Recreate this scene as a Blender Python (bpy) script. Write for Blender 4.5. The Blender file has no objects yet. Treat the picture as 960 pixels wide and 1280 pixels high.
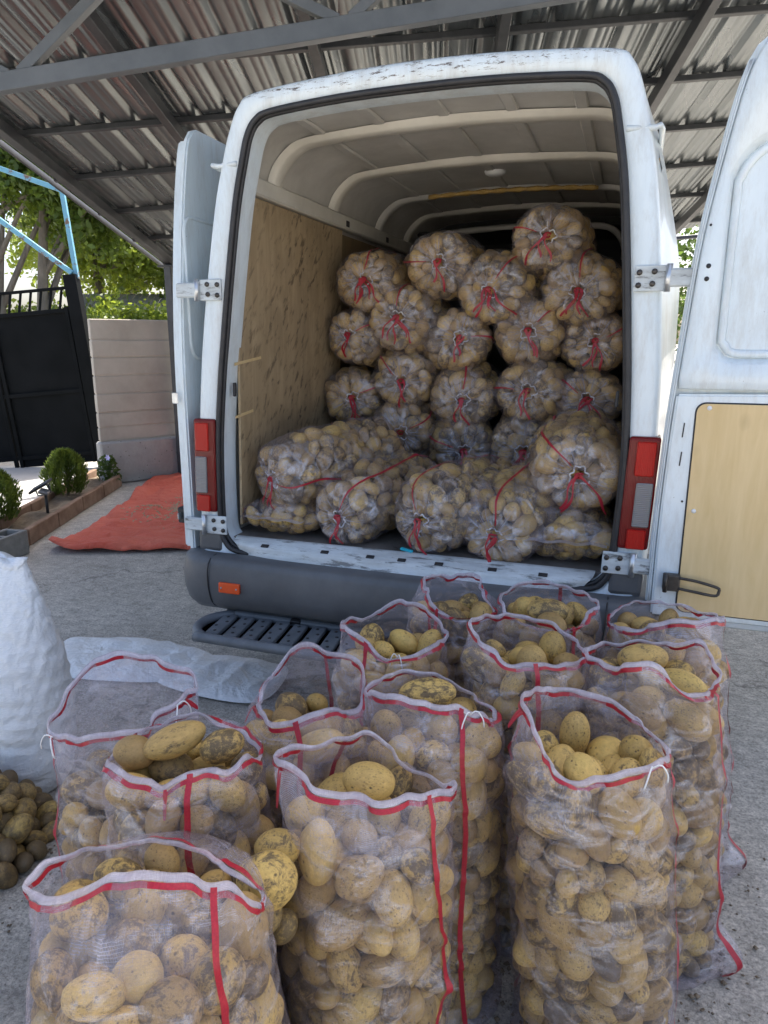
import bpy, bmesh, math, random
import numpy as np
from mathutils import Vector, Matrix, Euler

# ------------------------------------------------------------------ camera, sky, sun, exposure
SC = bpy.context.scene
COL = SC.collection
CAM = np.array([0.84, -2.69, 1.58]); YAW = math.radians(19.0); PITCH = math.radians(-13.7)
cd = bpy.data.cameras.new('camera'); co = bpy.data.objects.new('camera', cd); COL.objects.link(co)
co.location = CAM; co.rotation_euler = (math.pi / 2 + PITCH, 0, YAW)
cd.sensor_fit = 'VERTICAL'; cd.sensor_height = 36.0; cd.sensor_width = 27.0; cd.lens = 36.0 * 880 / 1280
cd.clip_start = 0.02; cd.clip_end = 2000
SC.camera = co
FWD = np.array([-math.sin(YAW) * math.cos(PITCH), math.cos(YAW) * math.cos(PITCH), math.sin(PITCH)])
RT = np.array([math.cos(YAW), math.sin(YAW), 0.0])

SUN = Vector((0.12, 0.55, 1.0)).normalized()
wd = bpy.data.worlds.new('World'); SC.world = wd; wd.use_nodes = True
nt = wd.node_tree; bg = nt.nodes['Background']
sky = nt.nodes.new('ShaderNodeTexSky'); sky.sky_type = 'NISHITA'; sky.sun_disc = False
sky.sun_elevation = math.asin(SUN.z); sky.sun_rotation = math.atan2(SUN.x, SUN.y)
sky.air_density = 0.8; sky.dust_density = 4.5; sky.ozone_density = 0.6
nt.links.new(sky.outputs[0], bg.inputs[0]); bg.inputs[1].default_value = 0.15
sl = bpy.data.lights.new('sun', 'SUN'); sl.energy = 4.0; sl.angle = math.radians(0.6); sl.color = (1.0, 0.95, 0.86)
so = bpy.data.objects.new('sun', sl); COL.objects.link(so); so.location = (0, 0, 12)
so.rotation_euler = SUN.to_track_quat('Z', 'Y').to_euler()
SC.view_settings.view_transform = 'Standard'; SC.view_settings.look = 'None'
SC.view_settings.exposure = 1.55; SC.view_settings.gamma = 1.0; SC.view_settings.use_curve_mapping = False
SC.render.engine = 'CYCLES'
SC.cycles.transparent_max_bounces = 32; SC.cycles.max_bounces = 8
SC.cycles.diffuse_bounces = 4; SC.cycles.glossy_bounces = 3
SC.cycles.use_denoising = True
SC.cycles.sample_clamp_indirect = 6.0

rng = np.random.default_rng(11)
random.seed(5)

# ------------------------------------------------------------------ mesh helpers
def tag(o, label, cat, group=None, kind=None):
    if label: o['label'] = label
    if cat: o['category'] = cat
    if group: o['group'] = group
    if kind: o['kind'] = kind
    return o

def empty(name, loc=(0, 0, 0), rz=0.0):
    o = bpy.data.objects.new(name, None); COL.objects.link(o)
    o.empty_display_size = 0.1; o.location = loc; o.rotation_euler = (0, 0, rz)
    return o

def link(name, me, parent=None, world=False):
    o = bpy.data.objects.new(name, me); COL.objects.link(o)
    if parent is not None:
        o.parent = parent
        if world: o.matrix_parent_inverse = MW(parent).inverted()
    return o

def MW(o):
    m = Matrix.LocRotScale(o.location, o.rotation_euler, o.scale)
    return m if o.parent is None else MW(o.parent) @ o.matrix_parent_inverse @ m

def mesh(name, V, F, m, parent=None, smooth=False, uv=None, world=True):
    """one mesh object; V in world coordinates (world=True) or in the parent's frame"""
    me = bpy.data.meshes.new(name)
    V = np.asarray(V, dtype=np.float64)
    if isinstance(F, np.ndarray) and F.ndim == 2:
        n, k = F.shape
        me.vertices.add(len(V)); me.vertices.foreach_set('co', V.astype(np.float32).ravel())
        me.loops.add(n * k); me.loops.foreach_set('vertex_index', F.astype(np.int32).ravel())
        me.polygons.add(n)
        me.polygons.foreach_set('loop_start', np.arange(0, n * k, k, dtype=np.int32))
        me.polygons.foreach_set('loop_total', np.full(n, k, dtype=np.int32))
        me.update(calc_edges=True); me.validate()
    else:
        me.from_pydata([tuple(v) for v in V], [], [tuple(int(i) for i in f) for f in F]); me.update()
    if uv is not None:
        l = me.uv_layers.new(name='UVMap')
        vi = np.empty(len(me.loops), dtype=np.int32); me.loops.foreach_get('vertex_index', vi)
        l.data.foreach_set('uv', np.asarray(uv, dtype=np.float32)[vi].ravel())
    if smooth: me.polygons.foreach_set('use_smooth', np.ones(len(me.polygons), dtype=bool))
    if m is not None: me.materials.append(m)
    return link(name, me, parent, world and parent is not None)

def bm_obj(name, bm, m, parent=None, smooth=False, world=True):
    me = bpy.data.meshes.new(name); bmesh.ops.recalc_face_normals(bm, faces=bm.faces[:]); bm.to_mesh(me); bm.free()
    if smooth: me.polygons.foreach_set('use_smooth', np.ones(len(me.polygons), dtype=bool))
    me.materials.append(m)
    return link(name, me, parent, world and parent is not None)

def frame_mat(x, y, z, o):
    M = Matrix.Identity(4)
    for i, a in enumerate((x, y, z)):
        for j in range(3): M[j][i] = a[j]
    for j in range(3): M[j][3] = o[j]
    return M

def bm_box(bm, size, M, bev=0.0, seg=1):
    r = bmesh.ops.create_cube(bm, size=1.0)
    vs = r['verts']
    bmesh.ops.scale(bm, vec=size, verts=vs)
    if bev > 0:
        es = list({e for v in vs for e in v.link_edges})
        rb = bmesh.ops.bevel(bm, geom=es, offset=bev, segments=seg, affect='EDGES', profile=0.6)
        vs = list({v for f in rb['faces'] for v in f.verts} | {v for v in vs if v.is_valid})
    bmesh.ops.transform(bm, matrix=M, verts=vs)

def box(name, size, loc, m, parent=None, rot=(0, 0, 0), bev=0.004, seg=1):
    bm = bmesh.new(); bm_box(bm, size, Matrix.Translation(loc) @ Euler(rot).to_matrix().to_4x4(), bev, seg)
    return bm_obj(name, bm, m, parent)

def bar_matrix(p, q, up=(0, 0, 1)):
    p = Vector(p); q = Vector(q); y = (q - p).normalized(); u = Vector(up)
    x = y.cross(u).normalized(); z = x.cross(y)
    return frame_mat(x, y, z, (p + q) / 2), (q - p).length

def bar(name, p, q, w, h, m, parent=None, up=(0, 0, 1), bev=0.003):
    M, L = bar_matrix(p, q, up); bm = bmesh.new(); bm_box(bm, (w, L, h), M, bev)
    return bm_obj(name, bm, m, parent)

def catmull(P, n, closed=True):
    """n points spread by arc length on a Catmull-Rom curve through P"""
    P = np.asarray(P, float); N = len(P); out = []
    segs = N if closed else N - 1
    for i in range(segs):
        if closed: a, b, c, d = P[(i - 1) % N], P[i], P[(i + 1) % N], P[(i + 2) % N]
        else: a, b, c, d = P[max(i - 1, 0)], P[i], P[i + 1], P[min(i + 2, N - 1)]
        for t in np.linspace(0, 1, 12, endpoint=False):
            out.append(0.5 * ((2 * b) + (c - a) * t + (2 * a - 5 * b + 4 * c - d) * t * t + (3 * b - a - 3 * c + d) * t ** 3))
    out.append(P[0] if closed else P[-1]); out = np.array(out)
    s = np.r_[0, np.cumsum(np.linalg.norm(np.diff(out, axis=0), axis=1))]
    q = np.linspace(0, s[-1], n + 1)[:-1] if closed else np.linspace(0, s[-1], n)
    return np.stack([np.interp(q, s, out[:, k]) for k in range(out.shape[1])], 1)

def grid_faces(nu, nv, wrap_u=True, flip=False):
    """grid stored row by row: index = row * nu + col"""
    cols = nu if wrap_u else nu - 1
    i, j = np.meshgrid(np.arange(cols), np.arange(nv - 1)); i = i.ravel(); j = j.ravel(); i2 = (i + 1) % nu
    F = np.stack([j * nu + i, j * nu + i2, (j + 1) * nu + i2, (j + 1) * nu + i], 1)
    return F[:, ::-1] if flip else F

def tube_geo(P, r, n=8, closed=False):
    P = np.asarray(P, float); N = len(P)
    r = np.broadcast_to(np.asarray(r, float), (N,))
    if closed: T = np.roll(P, -1, 0) - np.roll(P, 1, 0)
    else: T = np.gradient(P, axis=0)
    T /= np.linalg.norm(T, axis=1)[:, None] + 1e-12
    u = np.array([0, 0, 1.0]) if abs(T[0][2]) < 0.9 else np.array([1.0, 0, 0])
    U = []; 
    for t in T:
        u = u - t * (u @ t); u /= np.linalg.norm(u) + 1e-12; U.append(u)
    U = np.array(U); W = np.cross(T, U); a = np.arange(n) * 2 * np.pi / n
    V = P[:, None] + r[:, None, None] * (np.cos(a)[None, :, None] * U[:, None] + np.sin(a)[None, :, None] * W[:, None])
    if closed: V = np.concatenate([V, V[:1]])
    return V.reshape(-1, 3), grid_faces(n, N + (1 if closed else 0))

def tube(name, P, r, m, parent=None, n=8, closed=False):
    V, F = tube_geo(P, r, n, closed)
    F = [tuple(f) for f in F]
    if not closed: F += [tuple(range(n))[::-1], tuple(range(len(V) - n, len(V)))]
    return mesh(name, V, F, m, parent, smooth=True)

def merge(parts):
    V = []; F = []; k = 0
    for v, f in parts:
        V.append(np.asarray(v, float)); F.append(np.asarray(f) + k); k += len(v)
    return np.concatenate(V), np.concatenate(F)

def lathe(name, prof, loc, m, parent=None, n=24):
    a = np.arange(n) * 2 * np.pi / n
    V = np.array([[r * math.cos(t) + loc[0], r * math.sin(t) + loc[1], z + loc[2]] for r, z in prof for t in a])
    return mesh(name, V, grid_faces(n, len(prof)), m, parent, smooth=True)

class Noise:
    """cheap smooth value noise made of sines, for shaping geometry"""
    def __init__(s, dim, k=10, seed=0, lo=1.0, hi=6.0):
        r = np.random.default_rng(seed); s.w = r.normal(size=(k, dim)); s.w /= np.linalg.norm(s.w, axis=1)[:, None]
        s.f = r.uniform(lo, hi, k); s.p = r.uniform(0, 6.28, k)
    def __call__(s, X):
        return np.sin(np.asarray(X) @ (s.w * s.f[:, None]).T + s.p).sum(-1) / math.sqrt(len(s.f))

# ------------------------------------------------------------------ materials
def lin(c): return tuple(c) + (1.0,)
class NT:
    def __init__(s, name):
        s.m = bpy.data.materials.new(name); s.m.use_nodes = True; s.t = s.m.node_tree
        s.b = s.t.nodes['Principled BSDF']; s.o = s.t.nodes['Material Output']
    def n(s, typ, **k):
        x = s.t.nodes.new(typ)
        for a, v in k.items(): setattr(x, a, v)
        return x
    def l(s, a, b): s.t.links.new(a, b)
    def coord(s, kind='Object', scale=(1, 1, 1), rot=(0, 0, 0)):
        tc = s.n('ShaderNodeTexCoord'); mp = s.n('ShaderNodeMapping'); mp.inputs['Scale'].default_value = scale
        mp.inputs['Rotation'].default_value = rot
        s.l(tc.outputs[kind], mp.inputs[0]); return mp.outputs[0]
    def noise(s, vec, scale, detail=4, rough=0.6, dist=0.0):
        x = s.n('ShaderNodeTexNoise'); x.inputs['Scale'].default_value = scale; x.inputs['Detail'].default_value = detail
        x.inputs['Roughness'].default_value = rough; x.inputs['Distortion'].default_value = dist
        s.l(vec, x.inputs['Vector']); return x.outputs[0]
    def vor(s, vec, scale, feature='F1'):
        x = s.n('ShaderNodeTexVoronoi'); x.feature = feature; x.inputs['Scale'].default_value = scale; s.l(vec, x.inputs['Vector']); return x.outputs[0]
    def ramp(s, fac, stops):
        x = s.n('ShaderNodeValToRGB'); e = x.color_ramp.elements
        while len(e) < len(stops): e.new(0.5)
        for q, (p, c) in zip(e, stops):
            q.position = p; q.color = lin(c) if not isinstance(c, (int, float)) else (c, c, c, 1)
        s.l(fac, x.inputs[0]); return x.outputs[0]
    def mix(s, fac, a, b, mode='MIX'):
        x = s.n('ShaderNodeMix'); x.data_type = 'RGBA'; x.blend_type = mode
        for sock, v in ((0, fac), (6, a), (7, b)):
            if isinstance(v, (int, float)): x.inputs[sock].default_value = v if sock == 0 else (v, v, v, 1)
            elif isinstance(v, tuple): x.inputs[sock].default_value = lin(v)
            else: s.l(v, x.inputs[sock])
        return x.outputs[2]
    def math(s, op, a, b=0.0, clamp=False):
        x = s.n('ShaderNodeMath'); x.operation = op; x.use_clamp = clamp
        for k, v in ((0, a), (1, b)):
            if isinstance(v, (int, float)): x.inputs[k].default_value = v
            else: s.l(v, x.inputs[k])
        return x.outputs[0]
    def bump(s, h, strength=0.3, dist=0.01, normal=None):
        x = s.n('ShaderNodeBump'); x.inputs['Strength'].default_value = strength; x.inputs['Distance'].default_value = dist
        s.l(h, x.inputs['Height'])
        if normal is not None: s.l(normal, x.inputs['Normal'])
        s.l(x.outputs[0], s.b.inputs['Normal']); return x.outputs[0]
    def set(s, color=None, rough=None, metal=None, **k):
        for key, v in (('Base Color', color), ('Roughness', rough), ('Metallic', metal)):
            if v is None: continue
            if isinstance(v, tuple): s.b.inputs[key].default_value = lin(v)
            elif isinstance(v, (int, float)): s.b.inputs[key].default_value = v
            else: s.l(v, s.b.inputs[key])
        for key, v in k.items(): s.b.inputs[key.replace('_', ' ')].default_value = v
        return s.m

def simple(name, c, c2=None, rough=0.5, metal=0.0, scale=6.0, bump=0.0, bscale=60.0, bdist=0.004, coord='Object', stretch=(1, 1, 1)):
    t = NT(name); v = t.coord(coord, stretch)
    col = c if c2 is None else t.ramp(t.noise(v, scale, 6, 0.65), [(0.32, c), (0.68, c2)])
    if bump: t.bump(t.noise(v, bscale, 5, 0.6), bump, bdist)
    return t.set(col, rough, metal)

M = {}
def build_materials():
    # rough cast concrete yard: grey with broom marks, stains and grit
    t = NT('yard_concrete'); v = t.coord('Object'); vs = t.coord('Object', (1.0, 6.0, 1.0), (0, 0, 0.5))
    base = t.ramp(t.noise(v, 0.9, 8, 0.7), [(0.3, (0.37, 0.345, 0.30)), (0.55, (0.49, 0.46, 0.405)), (0.75, (0.59, 0.56, 0.495))])
    grit = t.ramp(t.noise(v, 110, 4, 0.8), [(0.36, 0.55), (0.5, 1.05), (0.64, 1.5)]); bl = t.ramp(t.noise(v, 16, 5, 0.75), [(0.33, 0.75), (0.62, 1.2)])
    c1 = t.mix(0.9, t.mix(0.8, base, bl, 'MULTIPLY'), grit, 'MULTIPLY')
    broom = t.ramp(t.noise(vs, 7, 6, 0.7), [(0.36, 0.58), (0.6, 1.12)])
    c2 = t.mix(0.35, c1, broom, 'MULTIPLY')
    dirt = t.ramp(t.noise(v, 2.6, 7, 0.72, 0.6), [(0.52, 0.0), (0.74, 0.55)])
    c3 = t.mix(dirt, c2, (0.16, 0.145, 0.12))
    pits = t.ramp(t.vor(v, 55), [(0.02, 0.25), (0.16, 1.0)])
    c4 = t.mix(0.55, c3, pits, 'MULTIPLY')
    cr = t.n('ShaderNodeTexVoronoi'); cr.feature = 'DISTANCE_TO_EDGE'; cr.inputs['Scale'].default_value = 0.55; dv = t.n('ShaderNodeVectorMath'); dv.operation = 'ADD'; nn_ = t.n('ShaderNodeTexNoise'); nn_.inputs['Scale'].default_value = 2.5; nn_.inputs['Detail'].default_value = 6; t.l(v, nn_.inputs['Vector']); t.l(v, dv.inputs[0]); t.l(nn_.outputs['Color'], dv.inputs[1]); t.l(dv.outputs[0], cr.inputs['Vector'])
    crk = t.ramp(cr.outputs[0], [(0.002, 0.45), (0.008, 1.0)]); c4 = t.mix(0.7, c4, crk, 'MULTIPLY')
    h = t.math('ADD', t.noise(v, 60, 8, 0.8), t.math('MULTIPLY', t.noise(vs, 8, 5, 0.6), 0.5))
    t.bump(h, 1.0, 0.012); M['yard'] = t.set(c4, 0.9)
    # van white paint with grime and chips
    t = NT('white_van_paint'); v = t.coord('Object'); vz = t.coord('Object', (3, 3, 0.7))
    c = t.ramp(t.noise(vz, 2.2, 6, 0.7), [(0.3, (0.62, 0.70, 0.735)), (0.7, (0.71, 0.785, 0.81))])
    grime = t.ramp(t.noise(vz, 5, 8, 0.8), [(0.46, 0.0), (0.74, 0.55)]); c = t.mix(grime, c, (0.40, 0.38, 0.33))
    tz = t.n('ShaderNodeSeparateXYZ'); t.l(v, tz.inputs[0]); zt = t.ramp(t.math('MULTIPLY', t.math('SUBTRACT', tz.outputs[2], 2.40), 6.0), [(0.45, 0.0), (0.62, 1.0)]); wn = t.ramp(t.noise(t.coord('Object', (5, 2, 26)), 3.0, 7, 0.8), [(0.55, 0.0), (0.58, 1.0)])
    chip = t.math('MAXIMUM', t.ramp(t.noise(v, 26, 7, 0.8), [(0.675, 0.0), (0.69, 1.0)]), t.math('MULTIPLY', zt, wn))
    c = t.mix(chip, c, (0.10, 0.075, 0.055)); scr = t.ramp(t.noise(t.coord('Object', (40, 40, 2.5)), 1.5, 5, 0.7), [(0.66, 0.0), (0.70, 0.35)]); c = t.mix(scr, c, (0.33, 0.33, 0.31))
    
    t.bump(t.noise(v, 3, 3), 0.06, 0.02); t.b.inputs['Coat Weight'].default_value = 0.3
    M['paint'] = t.set(c, 0.32)
    t = NT('worn_white_paint'); v = t.coord('Object'); vx = t.coord('Object', (1.2, 6, 6))
    c = t.ramp(t.noise(v, 5, 6, 0.7), [(0.3, (0.50, 0.56, 0.575)), (0.7, (0.68, 0.735, 0.745))])
    ch = t.ramp(t.noise(vx, 5, 8, 0.75), [(0.54, 0.0), (0.62, 0.85)])
    c = t.mix(t.ramp(t.noise(vx, 2.0, 6, 0.7), [(0.40, 0.0), (0.70, 0.75)]), c, (0.30, 0.31, 0.30)); c = t.mix(ch, c, (0.10, 0.10, 0.095)); M['worn'] = t.set(c, 0.4)
    M['liner'] = simple('cargo_liner_beige', (0.44, 0.43, 0.395), (0.60, 0.59, 0.55), 0.55, scale=3.0, bump=0.15, bscale=30)
    M['rib'] = simple('rib_offwhite', (0.55, 0.53, 0.46), (0.66, 0.64, 0.57), 0.5, scale=5)
    M['black'] = simple('black_rubber', (0.015, 0.016, 0.018), (0.03, 0.03, 0.032), 0.55, scale=20)
    M['dark'] = simple('dark_cab_lining', (0.012, 0.013, 0.013), (0.03, 0.03, 0.028), 0.8, scale=4)
    M['bumper'] = simple('grey_plastic', (0.075, 0.080, 0.085), (0.115, 0.121, 0.127), 0.5, scale=5, bump=0.1, bscale=180)
    M['tread'] = simple('grey_step_plastic', (0.10, 0.115, 0.128), (0.16, 0.178, 0.195), 0.45, scale=9)
    M['floor'] = simple('cargo_floor', (0.09, 0.08, 0.07), (0.18, 0.165, 0.145), 0.75, scale=9, bump=0.3, bscale=60)
    M['bright_metal'] = simple('zinc_metal', (0.5, 0.52, 0.53), (0.66, 0.68, 0.69), 0.35, 0.85, scale=20)
    M['iron'] = simple('dark_iron', (0.055, 0.05, 0.045), (0.10, 0.09, 0.08), 0.45, 0.6, scale=25)
    t = NT('red_lens'); v = t.coord('Object'); w = t.n('ShaderNodeTexWave'); w.inputs['Scale'].default_value = 60; t.l(v, w.inputs[0])
    t.bump(w.outputs[1], 0.5, 0.003); t.b.inputs['Specular IOR Level'].default_value = 0.25; M['red_lens'] = t.set((0.15, 0.004, 0.005), 0.25, Coat_Weight=0.1)
    t = NT('deep_red_lens'); t.b.inputs['Specular IOR Level'].default_value = 0.2; w = t.n('ShaderNodeTexWave'); w.inputs['Scale'].default_value = 55; t.l(t.coord('Object'), w.inputs[0]); t.bump(w.outputs[1], 0.5, 0.003); M['red_lens2'] = t.set((0.42, 0.012, 0.008), 0.3, Coat_Weight=0.0)
    t = NT('clear_lens'); v = t.coord('Object', (1, 1, 1), (0, math.pi / 2, 0)); w = t.n('ShaderNodeTexWave'); w.inputs['Scale'].default_value = 45; t.l(v, w.inputs[0])
    t.bump(w.outputs[1], 0.5, 0.003); M['clear_lens'] = t.set((0.24, 0.23, 0.22), 0.25, 0.2, Coat_Weight=0.2)
    t = NT('orange_lens'); M['orange'] = t.set((0.75, 0.09, 0.015), 0.2, Coat_Weight=0.6)
    # plywood: warm tan with long grain and knots; a stained, older one for the cargo wall
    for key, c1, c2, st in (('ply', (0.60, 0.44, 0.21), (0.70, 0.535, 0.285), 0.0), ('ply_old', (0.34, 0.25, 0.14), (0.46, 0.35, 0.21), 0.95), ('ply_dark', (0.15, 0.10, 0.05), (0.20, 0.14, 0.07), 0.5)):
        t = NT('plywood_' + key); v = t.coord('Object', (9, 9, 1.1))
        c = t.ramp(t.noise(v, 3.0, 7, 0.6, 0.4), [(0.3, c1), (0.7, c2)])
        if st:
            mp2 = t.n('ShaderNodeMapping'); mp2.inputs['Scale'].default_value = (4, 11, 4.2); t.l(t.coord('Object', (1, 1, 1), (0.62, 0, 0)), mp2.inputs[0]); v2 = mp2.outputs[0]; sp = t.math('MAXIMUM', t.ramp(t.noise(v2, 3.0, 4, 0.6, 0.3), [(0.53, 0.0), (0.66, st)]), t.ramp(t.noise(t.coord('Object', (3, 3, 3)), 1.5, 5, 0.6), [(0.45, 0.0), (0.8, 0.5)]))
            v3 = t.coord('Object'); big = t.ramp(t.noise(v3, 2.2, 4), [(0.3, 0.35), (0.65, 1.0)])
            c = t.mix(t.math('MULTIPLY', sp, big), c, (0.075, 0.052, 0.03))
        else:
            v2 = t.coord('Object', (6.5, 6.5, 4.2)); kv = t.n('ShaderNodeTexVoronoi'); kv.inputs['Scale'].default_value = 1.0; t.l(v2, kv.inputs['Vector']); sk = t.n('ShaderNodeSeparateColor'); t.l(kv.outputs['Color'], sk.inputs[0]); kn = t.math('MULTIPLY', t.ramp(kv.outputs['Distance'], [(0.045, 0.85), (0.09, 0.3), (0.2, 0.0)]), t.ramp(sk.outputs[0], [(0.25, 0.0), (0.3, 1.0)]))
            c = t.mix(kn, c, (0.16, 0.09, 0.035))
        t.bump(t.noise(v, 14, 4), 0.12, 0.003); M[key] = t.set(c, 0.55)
    # galvanised roof sheet
    t = NT('galvanised_sheet'); v = t.coord('Object'); vs = t.coord('Object', (5, 0.5, 3), (0, 0, 0.25)); c = t.ramp(t.noise(vs, 0.7, 3, 0.5), [(0.3, (0.15, 0.165, 0.17)), (0.7, (0.21, 0.225, 0.23))])
    r = t.ramp(t.noise(vs, 1.2, 2, 0.5), [(0.3, 0.22), (0.7, 0.36)]); M['galv'] = t.set(c, r, 0.75)
    M['purlin'] = simple('dark_grey_steel', (0.035, 0.037, 0.04), (0.06, 0.062, 0.066), 0.45, 0.2, scale=8)
    M['truss'] = simple('grey_painted_steel', (0.10, 0.112, 0.122), (0.135, 0.148, 0.16), 0.42, 0.1, scale=6)
    M['gate'] = simple('near_black_gate_paint', (0.006, 0.007, 0.0075), (0.010, 0.011, 0.012), 0.7, scale=3); M['gate'].node_tree.nodes['Principled BSDF'].inputs['Specular IOR Level'].default_value = 0.05
    t = NT('blue_rusty_paint'); v = t.coord('Object'); rs = t.ramp(t.noise(v, 9, 6, 0.7), [(0.54, 0.0), (0.60, 1.0)])
    M['bluepaint'] = t.set(t.mix(rs, (0.13, 0.33, 0.44), (0.14, 0.08, 0.05)), 0.5)
    M['panel'] = simple('precast_concrete', (0.36, 0.325, 0.275), (0.47, 0.43, 0.37), 0.85, scale=2.5, bump=0.3, bscale=50)
    t = NT('plinth_concrete'); v = t.coord('Object'); c = t.ramp(t.noise(v, 3, 7, 0.7), [(0.3, (0.30, 0.29, 0.275)), (0.7, (0.42, 0.41, 0.39))])
    c = t.mix(t.ramp(t.vor(v, 16), [(0.04, 0.9), (0.14, 0.0)]), c, (0.12, 0.11, 0.10)); t.bump(t.noise(v, 18, 6, 0.7), 0.6, 0.02); M['plinth'] = t.set(c, 0.9)
    M['edging'] = simple('terracotta_edging', (0.15, 0.085, 0.05), (0.28, 0.185, 0.125), 0.85, scale=6, bump=0.3, bscale=40)
    M['soil'] = simple('dry_soil', (0.10, 0.075, 0.05), (0.24, 0.19, 0.13), 0.95, scale=7, bump=0.8, bscale=30, bdist=0.02)
    M['paver'] = simple('pale_paver', (0.36, 0.35, 0.33), (0.46, 0.45, 0.42), 0.85, scale=3, bump=0.2, bscale=40)
    M['block'] = simple('grey_block', (0.17, 0.17, 0.16), (0.25, 0.25, 0.235), 0.92, scale=14, bump=0.6, bscale=90, bdist=0.006)
    t = NT('orange_tarp'); v = t.coord('Object'); c = t.ramp(t.noise(v, 2.4, 5), [(0.3, (0.70, 0.105, 0.055)), (0.7, (0.80, 0.18, 0.105))])
    t.bump(t.noise(v, 7, 7, 0.65, 1.6), 1.0, 0.06); M['tarp'] = t.set(c, 0.6)
    M['seed'] = simple('pale_seed', (0.45, 0.33, 0.19), (0.58, 0.46, 0.30), 0.7, scale=40)
    t = NT('white_woven_plastic'); v = t.coord('Object'); w = t.noise(t.coord('Object', (60, 60, 500)), 1.0, 3); h2 = t.noise(v, 7, 5, 0.6, 0.8)
    c = t.ramp(w, [(0.3, (0.66, 0.69, 0.70)), (0.7, (0.80, 0.82, 0.825))])
    h3 = t.noise(t.coord('Object', (16, 16, 1.6)), 1.6, 5, 0.65, 0.4); rg = lambda sc, ds: t.math('MULTIPLY', t.math('ABSOLUTE', t.math('SUBTRACT', t.noise(v, sc, 3, 0.5, ds), 0.5)), -3.0)
    h = t.math('ADD', t.math('ADD', t.math('MULTIPLY', w, 0.2), t.math('MULTIPLY', h3, 0.4)), t.math('ADD', rg(4.5, 1.2), t.math('MULTIPLY', rg(13, 0.8), 0.4))); t.bump(h, 0.55, 0.02); M['whitebag'] = t.set(c, 0.42)
    # leaves
    for key, c1, c2, tr in (('leaf', (0.04, 0.08, 0.014), (0.10, 0.155, 0.026), (0.20, 0.28, 0.035)), ('leaf_yel', (0.07, 0.12, 0.017), (0.15, 0.21, 0.028), (0.34, 0.42, 0.05)), ('leaf_dk', (0.03, 0.06, 0.015), (0.065, 0.11, 0.025), (0.14, 0.22, 0.04)), ('thuja', (0.05, 0.085, 0.012), (0.11, 0.155, 0.025), (0.16, 0.22, 0.03))):
        t = NT('foliage_' + key); g = t.n('ShaderNodeNewGeometry'); c = t.ramp(g.outputs['Random Per Island'], [(0.1, c1), (0.9, c2)])
        t.set(c, 0.5); tl = t.n('ShaderNodeBsdfTranslucent'); tl.inputs[0].default_value = lin(tr)
        mx = t.n('ShaderNodeMixShader'); mx.inputs[0].default_value = 0.42; t.l(t.b.outputs[0], mx.inputs[1]); t.l(tl.outputs[0], mx.inputs[2]); t.l(mx.outputs[0], t.o.inputs[0]); M[key] = t.m
    M['bark'] = simple('grey_bark', (0.10, 0.085, 0.065), (0.21, 0.185, 0.15), 0.9, scale=9, bump=0.8, bscale=22, bdist=0.03, stretch=(1, 1, 0.3))
    M['shingle'] = simple('old_shingle', (0.22, 0.21, 0.19), (0.33, 0.31, 0.28), 0.9, scale=8)
    M['petal'] = simple('lilac_petal', (0.55, 0.5, 0.8), None, 0.6)
    # potato skin: yellow tan, soil patches, eyes
    t = NT('potato_skin'); v0 = t.coord('Object'); oi = t.n('ShaderNodeObjectInfo'); g = t.n('ShaderNodeNewGeometry')
    rnd = t.math('FRACT', t.math('ADD', oi.outputs['Random'], g.outputs['Random Per Island']))
    off = t.n('ShaderNodeCombineXYZ'); 
    for k in range(3): t.l(t.math('MULTIPLY', rnd, 37.0 + 11 * k), off.inputs[k])
    va = t.n('ShaderNodeVectorMath'); va.operation = 'ADD'; t.l(v0, va.inputs[0]); t.l(off.outputs[0], va.inputs[1]); v = va.outputs[0]
    blot = t.ramp(t.noise(v, 17, 5, 0.6, 0.5), [(0.46, 0.0), (0.76, 0.4)]); skin0 = t.ramp(rnd, [(0.0, (0.44, 0.285, 0.075)), (0.3, (0.65, 0.445, 0.125)), (0.55, (0.54, 0.36, 0.105)), (0.8, (0.42, 0.275, 0.09)), (1.0, (0.31, 0.20, 0.07))])
    skin = t.mix(blot, skin0, (0.27, 0.17, 0.075)); fine = t.ramp(t.noise(v, 95, 5, 0.7), [(0.3, 0.72), (0.7, 1.12)]); c = t.mix(0.8, skin, fine, 'MULTIPLY')
    pn = t.math('ADD', t.noise(v, 36, 9, 0.82, 0.4), t.math('MULTIPLY', t.math('SUBTRACT', t.math('FRACT', t.math('MULTIPLY', rnd, 7.31)), 0.5), 0.24))
    soil = t.ramp(pn, [(0.52, 0.0), (0.61, 0.9)]); c = t.mix(soil, c, (0.085, 0.060, 0.033))
    sp = t.ramp(t.vor(v, 62), [(0.10, 0.85), (0.24, 0.0)]); keep = t.ramp(t.noise(v, 22, 3), [(0.45, 0.0), (0.58, 1.0)])
    c = t.mix(t.math('MULTIPLY', sp, keep), c, (0.06, 0.04, 0.022))
    s2 = t.ramp(t.vor(v, 150), [(0.15, 0.65), (0.36, 0.0)]); k2 = t.ramp(t.math('ADD', t.noise(v, 14, 4, 0.7), t.math('MULTIPLY', t.math('SUBTRACT', t.math('FRACT', t.math('MULTIPLY', rnd, 13.7)), 0.55), 0.45)), [(0.40, 0.0), (0.58, 1.0)]); c = t.mix(t.math('MULTIPLY', s2, k2), c, (0.10, 0.07, 0.035))
    h = t.math('ADD', t.noise(v, 60, 6, 0.7), t.math('MULTIPLY', sp, -0.4)); t.bump(h, 0.6, 0.005); M['potato'] = t.set(c, 0.62)
    M['potato_shaded'] = t.m.copy(); M['potato_shaded'].name = 'potato_soil_and_shade'  # soil cover widened so its brown carries the shade on loose potatoes
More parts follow.
